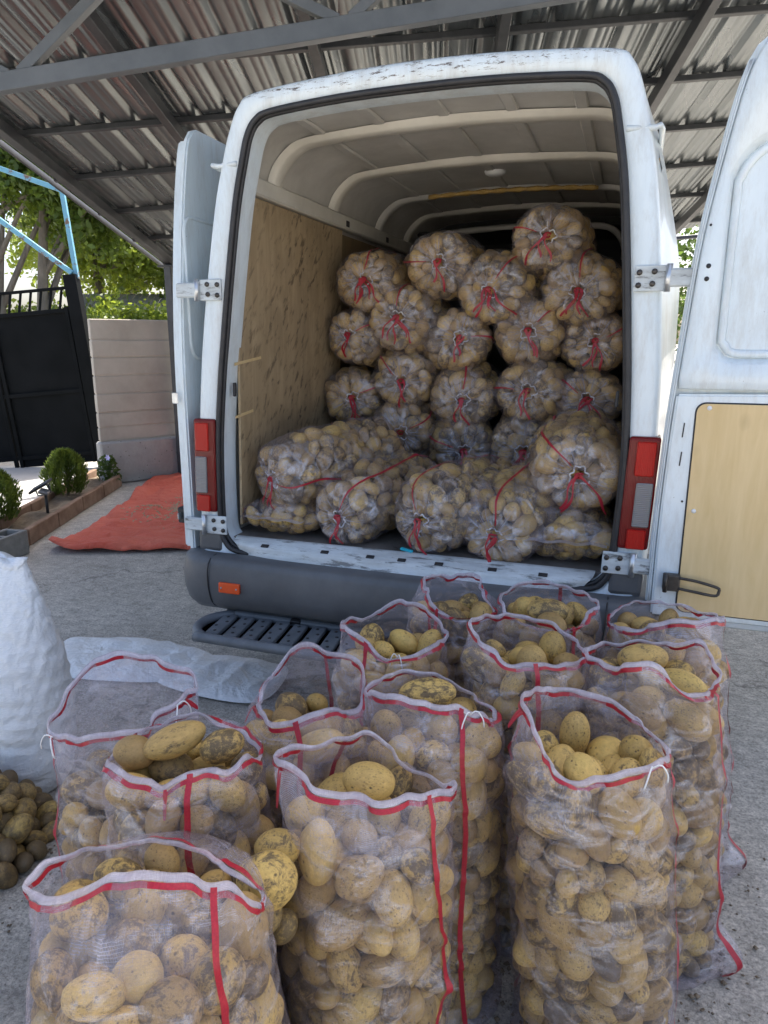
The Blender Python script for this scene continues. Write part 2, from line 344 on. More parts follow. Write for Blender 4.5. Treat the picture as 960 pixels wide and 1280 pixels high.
    for n_ in M['potato_shaded'].node_tree.nodes:
        if n_.type == 'VALTORGB' and abs(n_.color_ramp.elements[0].position - 0.52) < 0.001: n_.color_ramp.elements[0].position = 0.27; n_.color_ramp.elements[1].position = 0.50
    # clear woven mesh: partly see-through film strips, white haze, glints whitened into the opacity, gloss
    for key, al, tint, tint2, gl in (('mesh', 0.05, (0.50, 0.45, 0.55), (0.74, 0.68, 0.78), 0.50), ('mesh_top', 0.13, (0.64, 0.585, 0.69), (0.82, 0.77, 0.86), 0.20), ('mesh_tied', 0.055, (0.50, 0.45, 0.53), (0.78, 0.73, 0.80), 0.60), ('hem', 0.42, (0.66, 0.62, 0.71), (0.84, 0.81, 0.87), 0.06)):
        t = NT('sack_' + key)
        # UV is in metres: u round the sack, v along it
        uv1 = t.coord('UV', (430, 60, 1)); uv2 = t.coord('UV', (55, 430, 1)); uv3 = t.coord('UV', (11, 21, 1), (0, 0, 0.35))
        s1 = t.noise(uv1, 1.0, 3, 0.6); s2 = t.noise(uv2, 1.0, 3, 0.6); s3 = t.noise(uv3, 1.0, 5, 0.65, 1.0)
        a = t.math('ADD', t.math('MULTIPLY', t.math('ADD', s1, s2), 0.45), t.math('MULTIPLY', s3, 0.95))   # mean ~0.92
        st = t.noise(t.coord('UV', (150, 5, 1), (0, 0, 0.06)), 1.0, 4, 0.65); glint = t.ramp(s3, [(0.47, 0.0), (0.66, 1.0)]); fine = t.ramp(t.math('MULTIPLY', t.math('ADD', s1, s2), 0.5), [(0.36, 0.1), (0.62, 1.0)]); sp_ = t.n('ShaderNodeSeparateXYZ'); t.l(t.coord('UV', (1, 1, 1)), sp_.inputs[0]); wob = t.math('MULTIPLY', s3, 0.012)
        thr = t.math('MAXIMUM', t.math('SINE', t.math('MULTIPLY', t.math('ADD', sp_.outputs[0], wob), 2500.0)), t.math('SINE', t.math('MULTIPLY', t.math('ADD', sp_.outputs[1], wob), 2500.0))); thr = t.ramp(thr, [(0.55, 0.0), (0.95, 1.0)])
        alpha = t.math('ADD', t.math('ADD', t.math('ADD', t.math('MULTIPLY', t.math('MULTIPLY', glint, fine), 0.20), t.math('MULTIPLY', thr, t.math('ADD', t.math('MULTIPLY', glint, 0.22), 0.07))), t.math('MULTIPLY', t.ramp(st, [(0.48, 0.0), (0.7, 1.0)]), 0.10)), al, clamp=True)
        fuzz = t.ramp(s3, [(0.3, tint), (0.7, tint2)])
        t.set(fuzz, 0.42); t.bump(t.math('ADD', t.math('ADD', s1, s2), t.math('MULTIPLY', s3, 3.0)), 0.5, 0.006)
        nrm = t.b.inputs['Normal'].links[0].from_socket
        tl = t.n('ShaderNodeBsdfTranslucent'); tl.inputs[0].default_value = lin(tint2)
        m0 = t.n('ShaderNodeMixShader'); m0.inputs[0].default_value = 0.4; t.l(t.b.outputs[0], m0.inputs[1]); t.l(tl.outputs[0], m0.inputs[2])
        tr = t.n('ShaderNodeBsdfTransparent'); tr.inputs[0].default_value = (0.95, 0.94, 0.97, 1)
        m1 = t.n('ShaderNodeMixShader'); t.l(alpha, m1.inputs[0]); t.l(tr.outputs[0], m1.inputs[1]); t.l(m0.outputs[0], m1.inputs[2])
        gs = t.n('ShaderNodeBsdfGlossy'); gs.inputs['Roughness'].default_value = 0.12; gs.inputs[0].default_value = (0.95, 0.97, 1, 1); t.l(nrm, gs.inputs['Normal'])
        glf = t.math('ADD', t.math('MULTIPLY', t.math('MULTIPLY', glint, fine), gl), 0.035)
        m2 = t.n('ShaderNodeMixShader'); t.l(glf, m2.inputs[0]); t.l(m1.outputs[0], m2.inputs[1]); t.l(gs.outputs[0], m2.inputs[2])
        t.l(m2.outputs[0], t.o.inputs[0]); M[key] = t.m
    t = NT('red_ribbon'); v = t.coord('Object', (300, 300, 300)); c = t.ramp(t.noise(v, 1.0, 2), [(0.3, (0.28, 0.006, 0.018)), (0.7, (0.42, 0.012, 0.028))]); M['ribbon'] = t.set(c, 0.4)
    t = NT('turquoise_plastic'); M['teal'] = t.set((0.02, 0.42, 0.55), 0.35)
    t = NT('plate'); M['plate'] = t.set((0.03, 0.03, 0.05), 0.4)
    t = NT('white_plastic'); M['whiteplastic'] = t.set((0.75, 0.76, 0.75), 0.4)
    t = NT('yellow_foam'); v = t.coord('Object'); t.bump(t.noise(v, 60, 5), 0.8, 0.01); M['foam'] = t.set(t.ramp(t.noise(v, 14, 5), [(0.3, (0.30, 0.19, 0.05)), (0.7, (0.46, 0.31, 0.10))]), 0.8)
build_materials()

# ------------------------------------------------------------------ ground
def build_ground():
    a = np.r_[-300, -120, -50, -20, np.linspace(-9, 6, 121), 9, 20, 50, 120, 300]
    b = np.r_[-300, -100, -40, -15, np.linspace(-5, 9, 113), 14, 30, 80, 160, 300]
    X, Y = np.meshgrid(a, b); nz = Noise(2, 14, 3, 0.6, 5.0)
    Z = 0.002 * nz(np.stack([X, Y], -1)) * (np.abs(X) < 8) - 0.003
    o = mesh('ground', np.stack([X, Y, Z], -1).reshape(-1, 3), grid_faces(len(a), len(b), False), M['yard'], smooth=True)
    tag(o, 'rough grey concrete yard under the van and the sacks', None, kind='structure')
    # paved strip between the planting bed and the gate
    P = np.array([[-3.2, -0.6], [-4.10, 1.75], [-5.0, 3.87], [-5.35, 4.7], [-9.5, 3.3], [-7.5, -2.0]])
    o = mesh('pavement', np.c_[P, np.full(6, 0.006)], [tuple(range(6))], M['paver']); tag(o, 'pale pavement between the planting bed and the dark gate', None, kind='structure')
build_ground()

# ------------------------------------------------------------------ carport
D1 = np.array([-0.25, 0.951, -0.181]); D1 /= np.linalg.norm(D1)
D2 = np.array([0.96, 0.268, 0.086]); D2 -= D1 * (D1 @ D2); D2 /= np.linalg.norm(D2)
DN = np.cross(D2, D1); RO = np.array([-4.15, 4.3, 2.42])
def RP(u, v, h=0.0): return RO + D2 * u + D1 * v + DN * h
def build_carport():
    root = empty('carport', (-4.1, 4.2, 0))
    tag(root, 'steel carport with corrugated metal roof over the white van', 'carport')
    per = 0.215; v0, v1 = -6.2, 0.95
    prof = [(0.0, 0.0), (0.045, 0.0), (0.053, 0.004), (0.061, 0.0), (0.098, 0.0), (0.106, 0.004), (0.114, 0.0), (0.150, 0.0), (0.163, 0.030), (0.192, 0.030), (0.205, 0.0)]
    for s in range(6):
        us = np.array([(s * 6 + k) * per + a - 0.12 for k in range(6) for a, h in prof] + [(s * 6 + 6) * per - 0.12 + 0.05]); hs = np.array([h for k in range(6) for a, h in prof] + [0.0])
        vv = np.linspace(v0, v1, 24); V = []
        wob = Noise(2, 8, 30 + s, 0.8, 3.0)
        for v in vv:
            V.append(np.array([RP(u, v, 0.10 + h + 0.002 * (s % 2) + 0.002 * wob(np.array([u, v]))) for u, h in zip(us, hs)]))
        mesh('roof_sheet', np.array(V).reshape(-1, 3), grid_faces(len(us), len(vv), False), M['galv'], root)
    for v in (-5.75, -5.0, -4.25, -3.52, -2.80, -2.05, -1.30, -0.55, 0.25, 0.85):
        bar('purlin', RP(-0.1, v, 0.078), RP(7.4, v + 0.45, 0.078), 0.035, 0.04, M['purlin'], root, up=DN)
    for u in (0.06, 1.17, 2.30, 3.41, 4.59, 5.75, 6.9):
        bar('rafter', RP(u, v0, 0.015), RP(u, v1 - 0.05, 0.015), 0.06, 0.085, M['purlin'], root, up=DN)
    bar('eave_strip', RP(-0.15, v0, 0.085), RP(-0.15, v1, 0.085), 0.02, 0.05, M['purlin'], root, up=DN)
    A = np.array([-2.269, 0.413, 2.832]); B = np.array([0.17, 1.124, 3.151]); d = (B - A); dl = np.linalg.norm(d); d /= dl
    bar('truss_chord', A - d * 1.9, B + d * 3.2, 0.06, 0.085, M['truss'], root)
    up = np.array([0, 0, 1.0]) - d * d[2]; up /= np.linalg.norm(up)
    for s in (-1.65, 0.09, 1.76, 3.43):
        n0 = A + d * s + up * 0.03; 
        bar('truss_web', n0 - d * 0.03, n0 - d * 0.62 + up * 0.36, 0.05, 0.05, M['truss'], root)
        bar('truss_web', n0 + d * 0.03, n0 + d * 0.62 + up * 0.36, 0.05, 0.05, M['truss'], root)
    for u, v in ((0.06, 0.0), (6.9, 0.0), (0.06, -5.95), (6.9, -5.95)):
        p = RP(u, v, -0.03); box('post', (0.09, 0.09, p[2]), (p[0], p[1], p[2] / 2), M['purlin'], root, bev=0.006)
    p = RP(0.06, 0.0, -0.04); box('post_plate', (0.24, 0.12, 0.02), (p[0], p[1], p[2] - 0.01), M['purlin'], root)
build_carport()

# ------------------------------------------------------------------ concrete wall, gate, blue frame
def build_wall():
    w = np.array([0.55, 0.835, 0.0]); w /= np.linalg.norm(w); nrm = np.array([w[1], -w[0], 0]); W0 = np.array([-4.70, 3.66, 0])
    root = empty('concrete_panel_wall', W0); tag(root, 'low wall of stacked precast concrete planks on a rough plinth beside the dark gate', 'wall')
    def slab(name, a, b, z0, z1, th, m, bev):
        c = W0 + w * (a + b) / 2 + np.array([0, 0, (z0 + z1) / 2]); bm = bmesh.new()
        bm_box(bm, (b - a, th, z1 - z0), frame_mat(w, -nrm, (0, 0, 1), c), bev, 1); return bm_obj(name, bm, m, root)
    zs = [0.487, 0.637, 0.80, 1.005, 1.203, 1.399, 1.584, 1.809]
    for bay in range(2):
        a = bay * 2.0
        slab('plinth', a - 0.02, a + 1.98, 0.0, 0.487 - 0.008, 0.17, M['plinth'], 0.02)
        for k in range(7):
            slab('concrete_plank', a + 0.002, a + 1.96, zs[k] + 0.006, zs[k + 1] - 0.004, 0.07 + 0.008 * ((k * 7 + bay) % 3), M['panel'], 0.008)
        slab('wall_core', a + 0.01, a + 1.95, 0.48, 1.795, 0.060, M['panel'], 0.0)
        slab('wall_post', a + 1.962, a + 2.06, 0.45, 1.86, 0.12, M['panel'], 0.01)
build_wall()

def build_gate():
    r = math.radians(5.0); x = RT * math.cos(r) + np.array([0, 0, 1.0]) * math.sin(r); z = -RT * math.sin(r) + np.array([0, 0, 1.0]) * math.cos(r)
    y = np.cross(z, x); O = np.array([-5.42, 4.54, 0.0]) + RT * 0.09
    root = empty('steel_gate', O); tag(root, 'near black sheet steel gate with slanted bars along its top', 'gate')
    F = frame_mat(x, y, z, O)
    def b(name, x0, x1, z0, z1, th, dy=0.0, m='gate', rot=0.0):
        bm = bmesh.new(); bm_box(bm, (x1 - x0, th, z1 - z0), F @ Matrix.Translation(((x0 + x1) / 2, dy, (z0 + z1) / 2)) @ Euler((0, rot, 0)).to_matrix().to_4x4(), 0.004); return bm_obj(name, bm, M[m], root)
    b('gate_post', -0.15, 0.0, -0.03, 2.36, 0.14)
    b('leaf_sheet', -1.14, -0.17, 0.10, 1.97, 0.012); b('leaf_sheet', -2.7, -1.16, 0.22, 1.97, 0.012)
    for zz in (0.12, 1.0, 1.96): b('cross_rail', -2.7, -0.16, zz - 0.025 + (0.1 if zz < 0.2 else 0), zz + 0.025 + (0.1 if zz < 0.2 else 0), 0.04, -0.02)
    for xx in (-0.19, -1.12, -1.19): b('stile', xx - 0.022, xx + 0.022, 0.1, 2.0, 0.044, -0.024)
    b('top_rail', -2.7, -0.16, 2.20, 2.235, 0.04)
    for k in range(20): b('top_bar', -0.25 - k * 0.125 - 0.014, -0.25 - k * 0.125 + 0.014, 1.97, 2.22, 0.02, 0, 'gate', 0.28)
    f = empty('blue_steel_frame', (-5.55, 4.5, 2.33)); tag(f, 'rusty light blue steel frame standing above the dark gate post', 'steel frame')
    f.location = (-5.52, 4.5, 2.36)
    bar('upright', (-5.535, 4.505, 2.30), (-5.606, 4.48, 3.27), 0.05, 0.05, M['bluepaint'], f)
    bar('top_rail', (-5.60, 4.482, 3.28), (-7.0, 4.0, 3.78), 0.055, 0.055, M['bluepaint'], f)
    bar('brace', (-5.56, 4.46, 2.36), (-7.0, 3.96, 3.73 - 0.22), 0.055, 0.055, M['bluepaint'], f)
build_gate()

# ------------------------------------------------------------------ planting bed
def build_bed():
    d = np.array([-0.375, 0.927, 0]); d /= np.linalg.norm(d); q = np.array([d[1], -d[0], 0])
    F0 = np.array([-3.13, 0.36, 0]); Bk = np.array([-3.62, 0.55, 0])
    P = [F0 - q * 0.0, F0 + d * 3.55, Bk + d * 3.55, Bk]
    n = 30; m = 8; V = []; nz = Noise(2, 12, 8, 3, 12)
    for i in range(n):
        for j in range(m):
            p = (P[0] * (1 - j / (m - 1)) + P[3] * j / (m - 1)) * (1 - i / (n - 1)) + (P[1] * (1 - j / (m - 1)) + P[2] * j / (m - 1)) * i / (n - 1)
            V.append([p[0], p[1], 0.055 + 0.018 * nz(p[:2] * 2)])
    s = mesh('soil', np.array(V), grid_faces(m, n, False, True), M['soil'], smooth=True); tag(s, 'dry brown soil of the planting bed', None, kind='structure')
    root = empty('bed_edging', F0); tag(root, 'brown edging boards around the planting bed beside the orange tarp', 'edging')
    for base, off in ((F0, 0.0), (Bk, 0.0)):
        for k in range(6):
            a = base + d * (0.59 * k) + q * off; b = a + d * 0.575; j = rng.normal(0, 0.006, 3)
            bar('edging_board', a + [0, 0, 0.065 + j[0] * 0.5], b + [0, 0, 0.065 + j[1] * 0.5], 0.05, 0.135, M['edging'], root, bev=0.006)
build_bed()

def quads_from(C, U, W):
    """rhombus leaves: centre C, half axes U, W"""
    V = np.stack([C - U, C + W * 0.9 - U * 0.1, C + U, C - W * 0.9 - U * 0.1], 1).reshape(-1, 3); n = len(C)
    return V, np.arange(4 * n).reshape(n, 4)

def rand_dirs(n, up=0.0):
    d = rng.normal(size=(n, 3)); d[:, 2] += up; return d / np.linalg.norm(d, axis=1)[:, None]

def thuja(loc, rx, h, n, label):
    root = empty('thuja_shrub', loc); tag(root, label, 'shrub', 'clipped thuja shrubs in the bed')
    t = rng.uniform(0, 1, n) ** 0.75; zc = h * (0.10 + 0.86 * t); prof = np.sin(np.pi * np.clip(0.16 + 0.80 * t, 0, 1)) ** 0.7
    th = rng.uniform(0, 6.283, n); lob = 1 + 0.16 * np.sin(5 * th + 3 * t) + 0.1 * np.sin(9 * th - 5 * t)
    rr = rx * prof * lob * rng.uniform(0.35, 1.0, n) ** 0.4
    C = np.stack([loc[0] + rr * np.cos(th), loc[1] + rr * np.sin(th), loc[2] + zc], 1)
    d = np.stack([np.cos(th) * 0.55, np.sin(th) * 0.55, np.full(n, 1.0)], 1) + rng.normal(0, 0.28, (n, 3)); d /= np.linalg.norm(d, axis=1)[:, None]
    s = np.cross(d, rand_dirs(n)); s /= np.linalg.norm(s, axis=1)[:, None]
    L = rng.uniform(0.018, 0.036, n)[:, None]
    V, F = quads_from(C, d * L, s * L * 0.22); mesh('foliage', V, F, M['thuja'], root)
    tube('stem', [loc, (loc[0] + 0.01, loc[1], loc[2] + h * 0.3), (loc[0], loc[1], loc[2] + h * 0.7)], [0.014, 0.011, 0.005], M['bark'], root, 6)
thuja((-4.40, 2.80, 0.05), 0.19, 0.50, 5200, 'bushy green thuja shrub beside the small stake lamp')
thuja((-4.16, 1.72, 0.05), 0.20, 0.50, 5200, 'green thuja shrub behind the hollow concrete block, cut by the picture edge')

def small_plant(loc):
    root = empty('flowering_plant', loc); tag(root, 'small leafy plant with one lilac flower at the end of the bed', 'plant')
    n = 260; t = rng.uniform(0, 1, n); th = rng.uniform(0, 6.28, n); r = 0.14 * np.sqrt(rng.uniform(0, 1, n)) * (1 - 0.5 * t)
    C = np.stack([loc[0] + r * np.cos(th), loc[1] + r * np.sin(th), loc[2] + 0.03 + 0.27 * t], 1)
    d = rand_dirs(n, 0.3); s = np.cross(d, rand_dirs(n)); s /= np.linalg.norm(s, axis=1)[:, None]; L = rng.uniform(0.02, 0.035, n)[:, None]
    V, F = quads_from(C, d * L, s * L * 0.6); mesh('leaves', V, F, M['leaf_dk'], root)
    for k in range(4):
        a = rng.uniform(0, 6.28); tube('stem', [loc, (loc[0] + 0.05 * math.cos(a), loc[1] + 0.05 * math.sin(a), loc[2] + 0.27)], [0.005, 0.003], M['thuja'], root, 5)
    c = np.array([loc[0] + 0.07, loc[1] - 0.06, loc[2] + 0.30])
    k = 6; C = c + 0.014 * np.stack([np.cos(np.arange(k)), np.zeros(k), np.sin(np.arange(k))], 1) * 1.0
    d = np.stack([np.cos(np.arange(k) * 1.047), np.full(k, -0.3), np.sin(np.arange(k) * 1.047)], 1); s = np.cross(d, [0, -1.0, 0])
    V, F = quads_from(np.repeat(c[None], k, 0) + d * 0.02, d * 0.02, s * 0.013); mesh('flower', V, F, M['petal'], root)
small_plant((-4.50, 3.52, 0.05))

def stake_lamp(loc):
    root = empty('stake_lamp', loc); tag(root, 'small black solar stake lamp in the bed in front of the thuja', 'garden lamp')
    x, y, z = loc
    tube('stake', [(x, y, z - 0.02), (x, y, z + 0.2)], 0.013, M['black'], root, 8)
    box('solar_head', (0.20, 0.13, 0.022), (x - 0.05, y, z + 0.265), M['black'], root, (0.2, -0.5, 0.3), 0.006, 2)
    tube('yoke', [(x, y, z + 0.19), (x - 0.07, y - 0.02, z + 0.18), (x - 0.09, y - 0.02, z + 0.23)], 0.008, M['bright_metal'], root, 6)
    box('lamp_glass', (0.09, 0.07, 0.03), (x + 0.02, y - 0.03, z + 0.225), M['clear_lens'], root, (0.3, 0.2, 0.3), 0.006)
    tube('yoke', [(x, y, z + 0.19), (x + 0.055, y, z + 0.22), (x + 0.04, y, z + 0.29)], 0.011, M['black'], root, 6)
stake_lamp((-4.02, 2.14, 0.05))

def hollow_block(loc, rz):
    root = empty('hollow_block', loc, rz); tag(root, 'grey hollow concrete block at the near end of the bed edging', 'block')
    bm = bmesh.new(); L, W, H, t = 0.39, 0.19, 0.185, 0.03
    for (x, y, sx, sy) in ((0, -W / 2 + t / 2, L, t), (0, W / 2 - t / 2, L, t)): bm_box(bm, (sx, sy, H), Matrix.Translation((x, y, H / 2)), 0.005)
    o = bm_obj('side_wall', bm, M['block'], root, world=False)
    for x in (-L / 2 + t / 2, 0, L / 2 - t / 2):
        bm = bmesh.new(); bm_box(bm, (t, W - 2 * t + 0.004, H - 0.004), Matrix.Translation((x, 0, H / 2)), 0.003); bm_obj('web', bm, M['block'], root, world=False)
    bm = bmesh.new(); bm_box(bm, (L - 0.01, W - 0.01, 0.02), Matrix.Translation((0, 0, 0.012)), 0.002); bm_obj('bottom', bm, M['block'], root, world=False)
hollow_block((-3.47, 1.10, 0.0), math.radians(96))

# ------------------------------------------------------------------ tarp with drying seed
def build_tarp():
    out = np.array([[-3.272, 1.376], [-3.42, 1.85], [-3.608, 2.404], [-3.82, 2.95], [-4.052, 3.45], [-4.28, 3.95], [-4.05, 4.35], [-3.2, 4.4], [-2.2, 4.3], [-1.35, 3.6], [-1.30, 2.6], [-1.5, 1.95], [-2.0, 1.80], [-2.347, 1.695], [-2.738, 1.516]])
    # keep it clear of the wall plinth
    ring = catmull(out, 200); c = ring.mean(0); nr = 60; n = len(ring); nz = Noise(2, 16, 21, 3, 16); nl = Noise(2, 10, 4, 1.5, 4); nf = Noise(2, 20, 5, 14, 42)
    V = []
    for k in range(nr):
        s = (k / (nr - 1)); P = c + (ring - c) * s
        z = 0.010 + 0.030 * np.abs(nz(P)) + 0.012 * (nl(P) + 1).clip(0) + 0.012 * np.abs(nf(P))
        V.append(np.c_[P, z * (0.55 if k == nr - 1 else 1.0)])
    V = np.array(V)
    dcor = np.linalg.norm(V[:, :, :2] - out[0], axis=2); V[:, :, 2] += 0.07 * np.exp(-(dcor / 0.13) ** 2)
    o = mesh('tarp', V.reshape(-1, 3), grid_faces(n, nr), M['tarp'], smooth=True); tag(o, 'wrinkled orange tarp spread on the yard beside the van', 'tarp')
    sm = o.modifiers.new('thick', 'SOLIDIFY'); sm.thickness = 0.003; sm.offset = 1
    k = 900; A = np.array([-3.15, 2.45]); B = np.array([-3.0, 3.35]); t = rng.uniform(0, 1, k)[:, None]
    P = A * (1 - t) + B * t + rng.normal(0, 0.16, (k, 2)); z = 0.010 + 0.032 * np.abs(nz(P)) + 0.012 * (nl(P) + 1).clip(0) + 0.006
    C = np.c_[P, z]; a = rng.uniform(0, 3.14, k); U = np.stack([np.cos(a), np.sin(a), np.zeros(k)], 1) * 0.014; W = np.stack([-np.sin(a), np.cos(a), np.zeros(k)], 1) * 0.008; up = np.array([0, 0, 0.006])
    V = np.stack([C - U, C + W, C + U, C - W, C + up, C - up], 1).reshape(-1, 3); b = np.arange(k)[:, None] * 6
    F = np.concatenate([b + np.array([[i, (i + 1) % 4, 4]]) for i in range(4)] + [b + np.array([[(i + 1) % 4, i, 5]]) for i in range(4)])
    s = mesh('seed', V, F, M['seed']); tag(s, 'pale seed spread out to dry on the orange tarp', 'seed', kind='stuff')
build_tarp()

# ------------------------------------------------------------------ trees, shed
def tree(name, loc, h, blobs, nleaf, mat, label, trunk_r=0.11, lean=(0, 0), size=0.06, cat='tree', group='trees beyond the gate and wall'):
    root = empty(name, loc); tag(root, label, cat, group)
    L = np.array(loc, float)
    if trunk_r > 0.05:
        pts = [L + [lean[0] * t * h + 0.05 * math.sin(3 * t + loc[0]), lean[1] * t * h, t * h] for t in np.linspace(0, 1, 8)]
        tube('trunk', pts, np.linspace(trunk_r, trunk_r * 0.35, 8), M['bark'], root, 10)
        for k in range(7):
            i = 3 + k % 4; a = rng.uniform(0, 6.28); p = pts[i]; bl = blobs[k % len(blobs)]; e = L + np.array(bl[:3]) + rng.normal(0, 0.2, 3)
            mid = (p + e) / 2 + [0, 0, 0.15]
            tube('limb', catmull([p, mid, e], 7, False), np.linspace(trunk_r * 0.4, 0.012, 7), M['bark'], root, 6)
    else:
        for k in range(5): tube('stem', [L, L + np.array(blobs[k % len(blobs)][:3]) * 0.8], [0.02, 0.008], M['bark'], root, 5)
    Cs = []; w = np.array([b[3] ** 2 for b in blobs]); w = w / w.sum()
    for b, f in zip(blobs, w):
        k = int(nleaf * f); nc = max(6, k // 55); dc = rand_dirs(nc); rc = b[3] * rng.uniform(0.35, 1.05, nc)[:, None]; cc = L + np.array(b[:3]) + dc * rc * [1, 1, 0.8]
        idx = rng.integers(0, nc, k); Cs.append(cc[idx] + rng.normal(0, 0.13 * max(0.6, b[3]), (k, 3)))
    C = np.concatenate(Cs); n = len(C); d = rand_dirs(n, -0.35); s = np.cross(d, rand_dirs(n)); s /= np.linalg.norm(s, axis=1)[:, None]; Lf = rng.uniform(0.6, 1.25, n)[:, None] * size
    V, F = quads_from(C, d * Lf, s * Lf * 0.62); mesh('crown', V, F, mat, root)
tree('broadleaf_tree', (-8.25, 5.9, 0), 4.6, [(0.1, 0.2, 4.3, 1.1), (1.0, 0.4, 3.9, 0.8), (-0.9, 0.3, 4.4, 0.9), (0.5, 0.3, 5.3, 1.2), (1.5, 0.9, 4.7, 0.9)], 22000, M['leaf'], 'leafy tree with straight grey trunk at the picture edge behind the gate', 0.13, (0.0, 0.0))
tree('broadleaf_tree', (-8.02, 6.25, 0), 4.4, [(0.9, 0.5, 3.6, 0.8), (1.6, 0.5, 4.3, 0.9), (0.5, 0.9, 4.6, 1.0), (1.9, 0.9, 3.5, 0.7)], 20000, M['leaf'], 'leafy tree with leaning grey trunk behind the gate and blue frame', 0.12, (0.10, 0.02))
tree('broadleaf_tree', (-9.2, 9.2, 0), 5.0, [(0.3, 0, 3.4, 1.3), (1.5, 0.3, 3.2, 1.1), (-1.0, 0.4, 3.6, 1.2), (0.2, 0.4, 5.0, 1.4), (2.3, 0.6, 2.9, 0.9), (1.3, 0.4, 4.4, 1.0)], 30000, M['leaf_yel'], 'sunlit yellow green tree above the concrete wall', 0.14, (0.02, 0.0), 0.065)
tree('broadleaf_tree', (-7.1, 9.9, 0), 4.4, [(0.3, 0, 2.6, 1.1), (0.9, 0.3, 3.4, 1.0), (-0.6, 0.4, 3.6, 1.0), (1.5, 0.4, 2.4, 0.8)], 24000, M['leaf'], 'green tree half hidden by the open van door and carport post', 0.12, (0.02, 0.0))
tree('leafy_bush', (-6.35, 6.9, 0), 1.6, [(0.0, 0, 1.55, 0.6), (0.8, 0.4, 1.6, 0.55), (-0.7, -0.3, 1.5, 0.6), (1.5, 0.9, 1.7, 0.6)], 12000, M['leaf_yel'], 'sunlit bush just behind the concrete wall', 0.0, (0, 0), 0.05, 'bush', 'bushes behind the wall')
tree('leafy_bush', (-8.6, 7.2, 0), 1.9, [(0.0, 0, 1.5, 0.8), (1.1, 0.4, 1.7, 0.7), (-1.1, -0.3, 1.6, 0.8)], 12000, M['leaf_yel'], 'sunlit bush showing between the slanted gate bars', 0.0, (0, 0), 0.055, 'bush', 'bushes behind the wall')
tree('broadleaf_tree', (2.4, 13.5, 0), 4.2, [(0, 0, 2.6, 1.5), (1.6, 0, 2.4, 1.3), (-1.6, 0.3, 2.4, 1.3), (0.4, 0.3, 4.0, 1.3), (3.2, 0, 2.0, 1.2)], 9000, M['leaf_dk'], 'green tree glimpsed between the van and its big open door', 0.13, (0, 0), 0.07)

def build_shed():
    root = empty('shed', (-8.0, 8.1, 0), math.radians(19)); tag(root, 'weathered shingled shed roof behind the trees', 'shed')
    def b(name, size, loc, m, rot=(0, 0, 0)):
        bm = bmesh.new(); bm_box(bm, size, Matrix.Translation(loc) @ Euler(rot).to_matrix().to_4x4(), 0.006); return bm_obj(name, bm, M[m], root, world=False)
    b('wall', (1.5, 1.2, 1.9), (0, 0.5, 0.95), 'gate')
    for k in range(14): b('shingle', (0.115, 1.5, 0.03), (-0.85 + k * 0.13, 0.25, 2.12 + 0.004 * (k % 2)), 'shingle', (0.42, 0, 0))
    b('fascia', (1.9, 0.04, 0.10), (0, -0.44, 1.78), 'purlin')
build_shed()

# ------------------------------------------------------------------ the van
OUT = [(.30, .50), (.60, .50), (.93, .505), (.966, .56), (.967, .83), (.960, 1.2), (.945, 1.45), (.930, 1.6), (.904, 1.80), (.856, 2.1), (.813, 2.28), (.782, 2.38), (.738, 2.475), (.66, 2.518), (.3, 2.548)]
OPN = [(.30, .655), (.58, .655), (.74, .66), (.81, .695), (.838, .78), (.842, 1.12), (.822, 1.40), (.80, 1.6), (.774, 1.82), (.736, 2.1), (.698, 2.28), (.675, 2.36), (.640, 2.405), (.57, 2.428), (.3, 2.447)]
def full_loop(h, zb, zt):
    L = [(0.0, zb)] + list(h) + [(0.0, zt)] + [(-x, z) for x, z in reversed(h)]
    P = np.array(L, float); N = len(P); out = []
    for i in range(N):
        a, b, c, d = P[(i - 1) % N], P[i], P[(i + 1) % N], P[(i + 2) % N]
        for t in np.arange(5) / 5: out.append(0.5 * ((2 * b) + (c - a) * t + (2 * a - 5 * b + 4 * c - d) * t * t + (3 * b - a - 3 * c + d) * t ** 3))
    return np.array(out)
LO = full_loop(OUT, .50, 2.556); LI = full_loop(OPN, .655, 2.452)

OUT2 = [(.30, .50), (.60, .50), (.93, .505), (.975, .56), (.985, .83), (.99, 1.2), (.99, 1.45), (.985, 1.6), (.965, 1.84), (.90, 2.1), (.845, 2.28), (.80, 2.38), (.745, 2.475), (.66, 2.518), (.3, 2.548)]
LO2 = full_loop(OUT2, .50, 2.556)
def ring(L, y): return np.c_[L[:, 0], np.full(len(L), y), L[:, 1]]
def loft(name, rings, m, parent, smooth=True, flip=False):
    n = len(rings[0]); return mesh(name, np.concatenate(rings), grid_faces(n, len(rings), True, flip), m, parent, smooth)
def mixl(t): return LO * (1 - t) + LI * t

def poly_plate(name, pts, to3, y0, y1, m, parent, bev=0.006, seg=2):
    """flat outline (u,z) -> solid plate between depth y0 and y1; to3 maps (u, depth, z) to world"""
    bm = bmesh.new(); vs = [bm.verts.new(to3(u, y0, z)) for u, z in pts]; f = bm.faces.new(vs)
    r = bmesh.ops.extrude_face_region(bm, geom=[f]); off = Vector(to3(0, y1, 0)) - Vector(to3(0, y0, 0))
    nv = [v for v in r['geom'] if isinstance(v, bmesh.types.BMVert)]; bmesh.ops.translate(bm, vec=off, verts=nv)
    if bev:
        es = [e for e in bm.edges if len(e.link_faces) == 2 and e.calc_face_angle(0) > 0.9]
        bmesh.ops.bevel(bm, geom=es, offset=bev, segments=seg, affect='EDGES')
    return bm_obj(name, bm, m, parent)

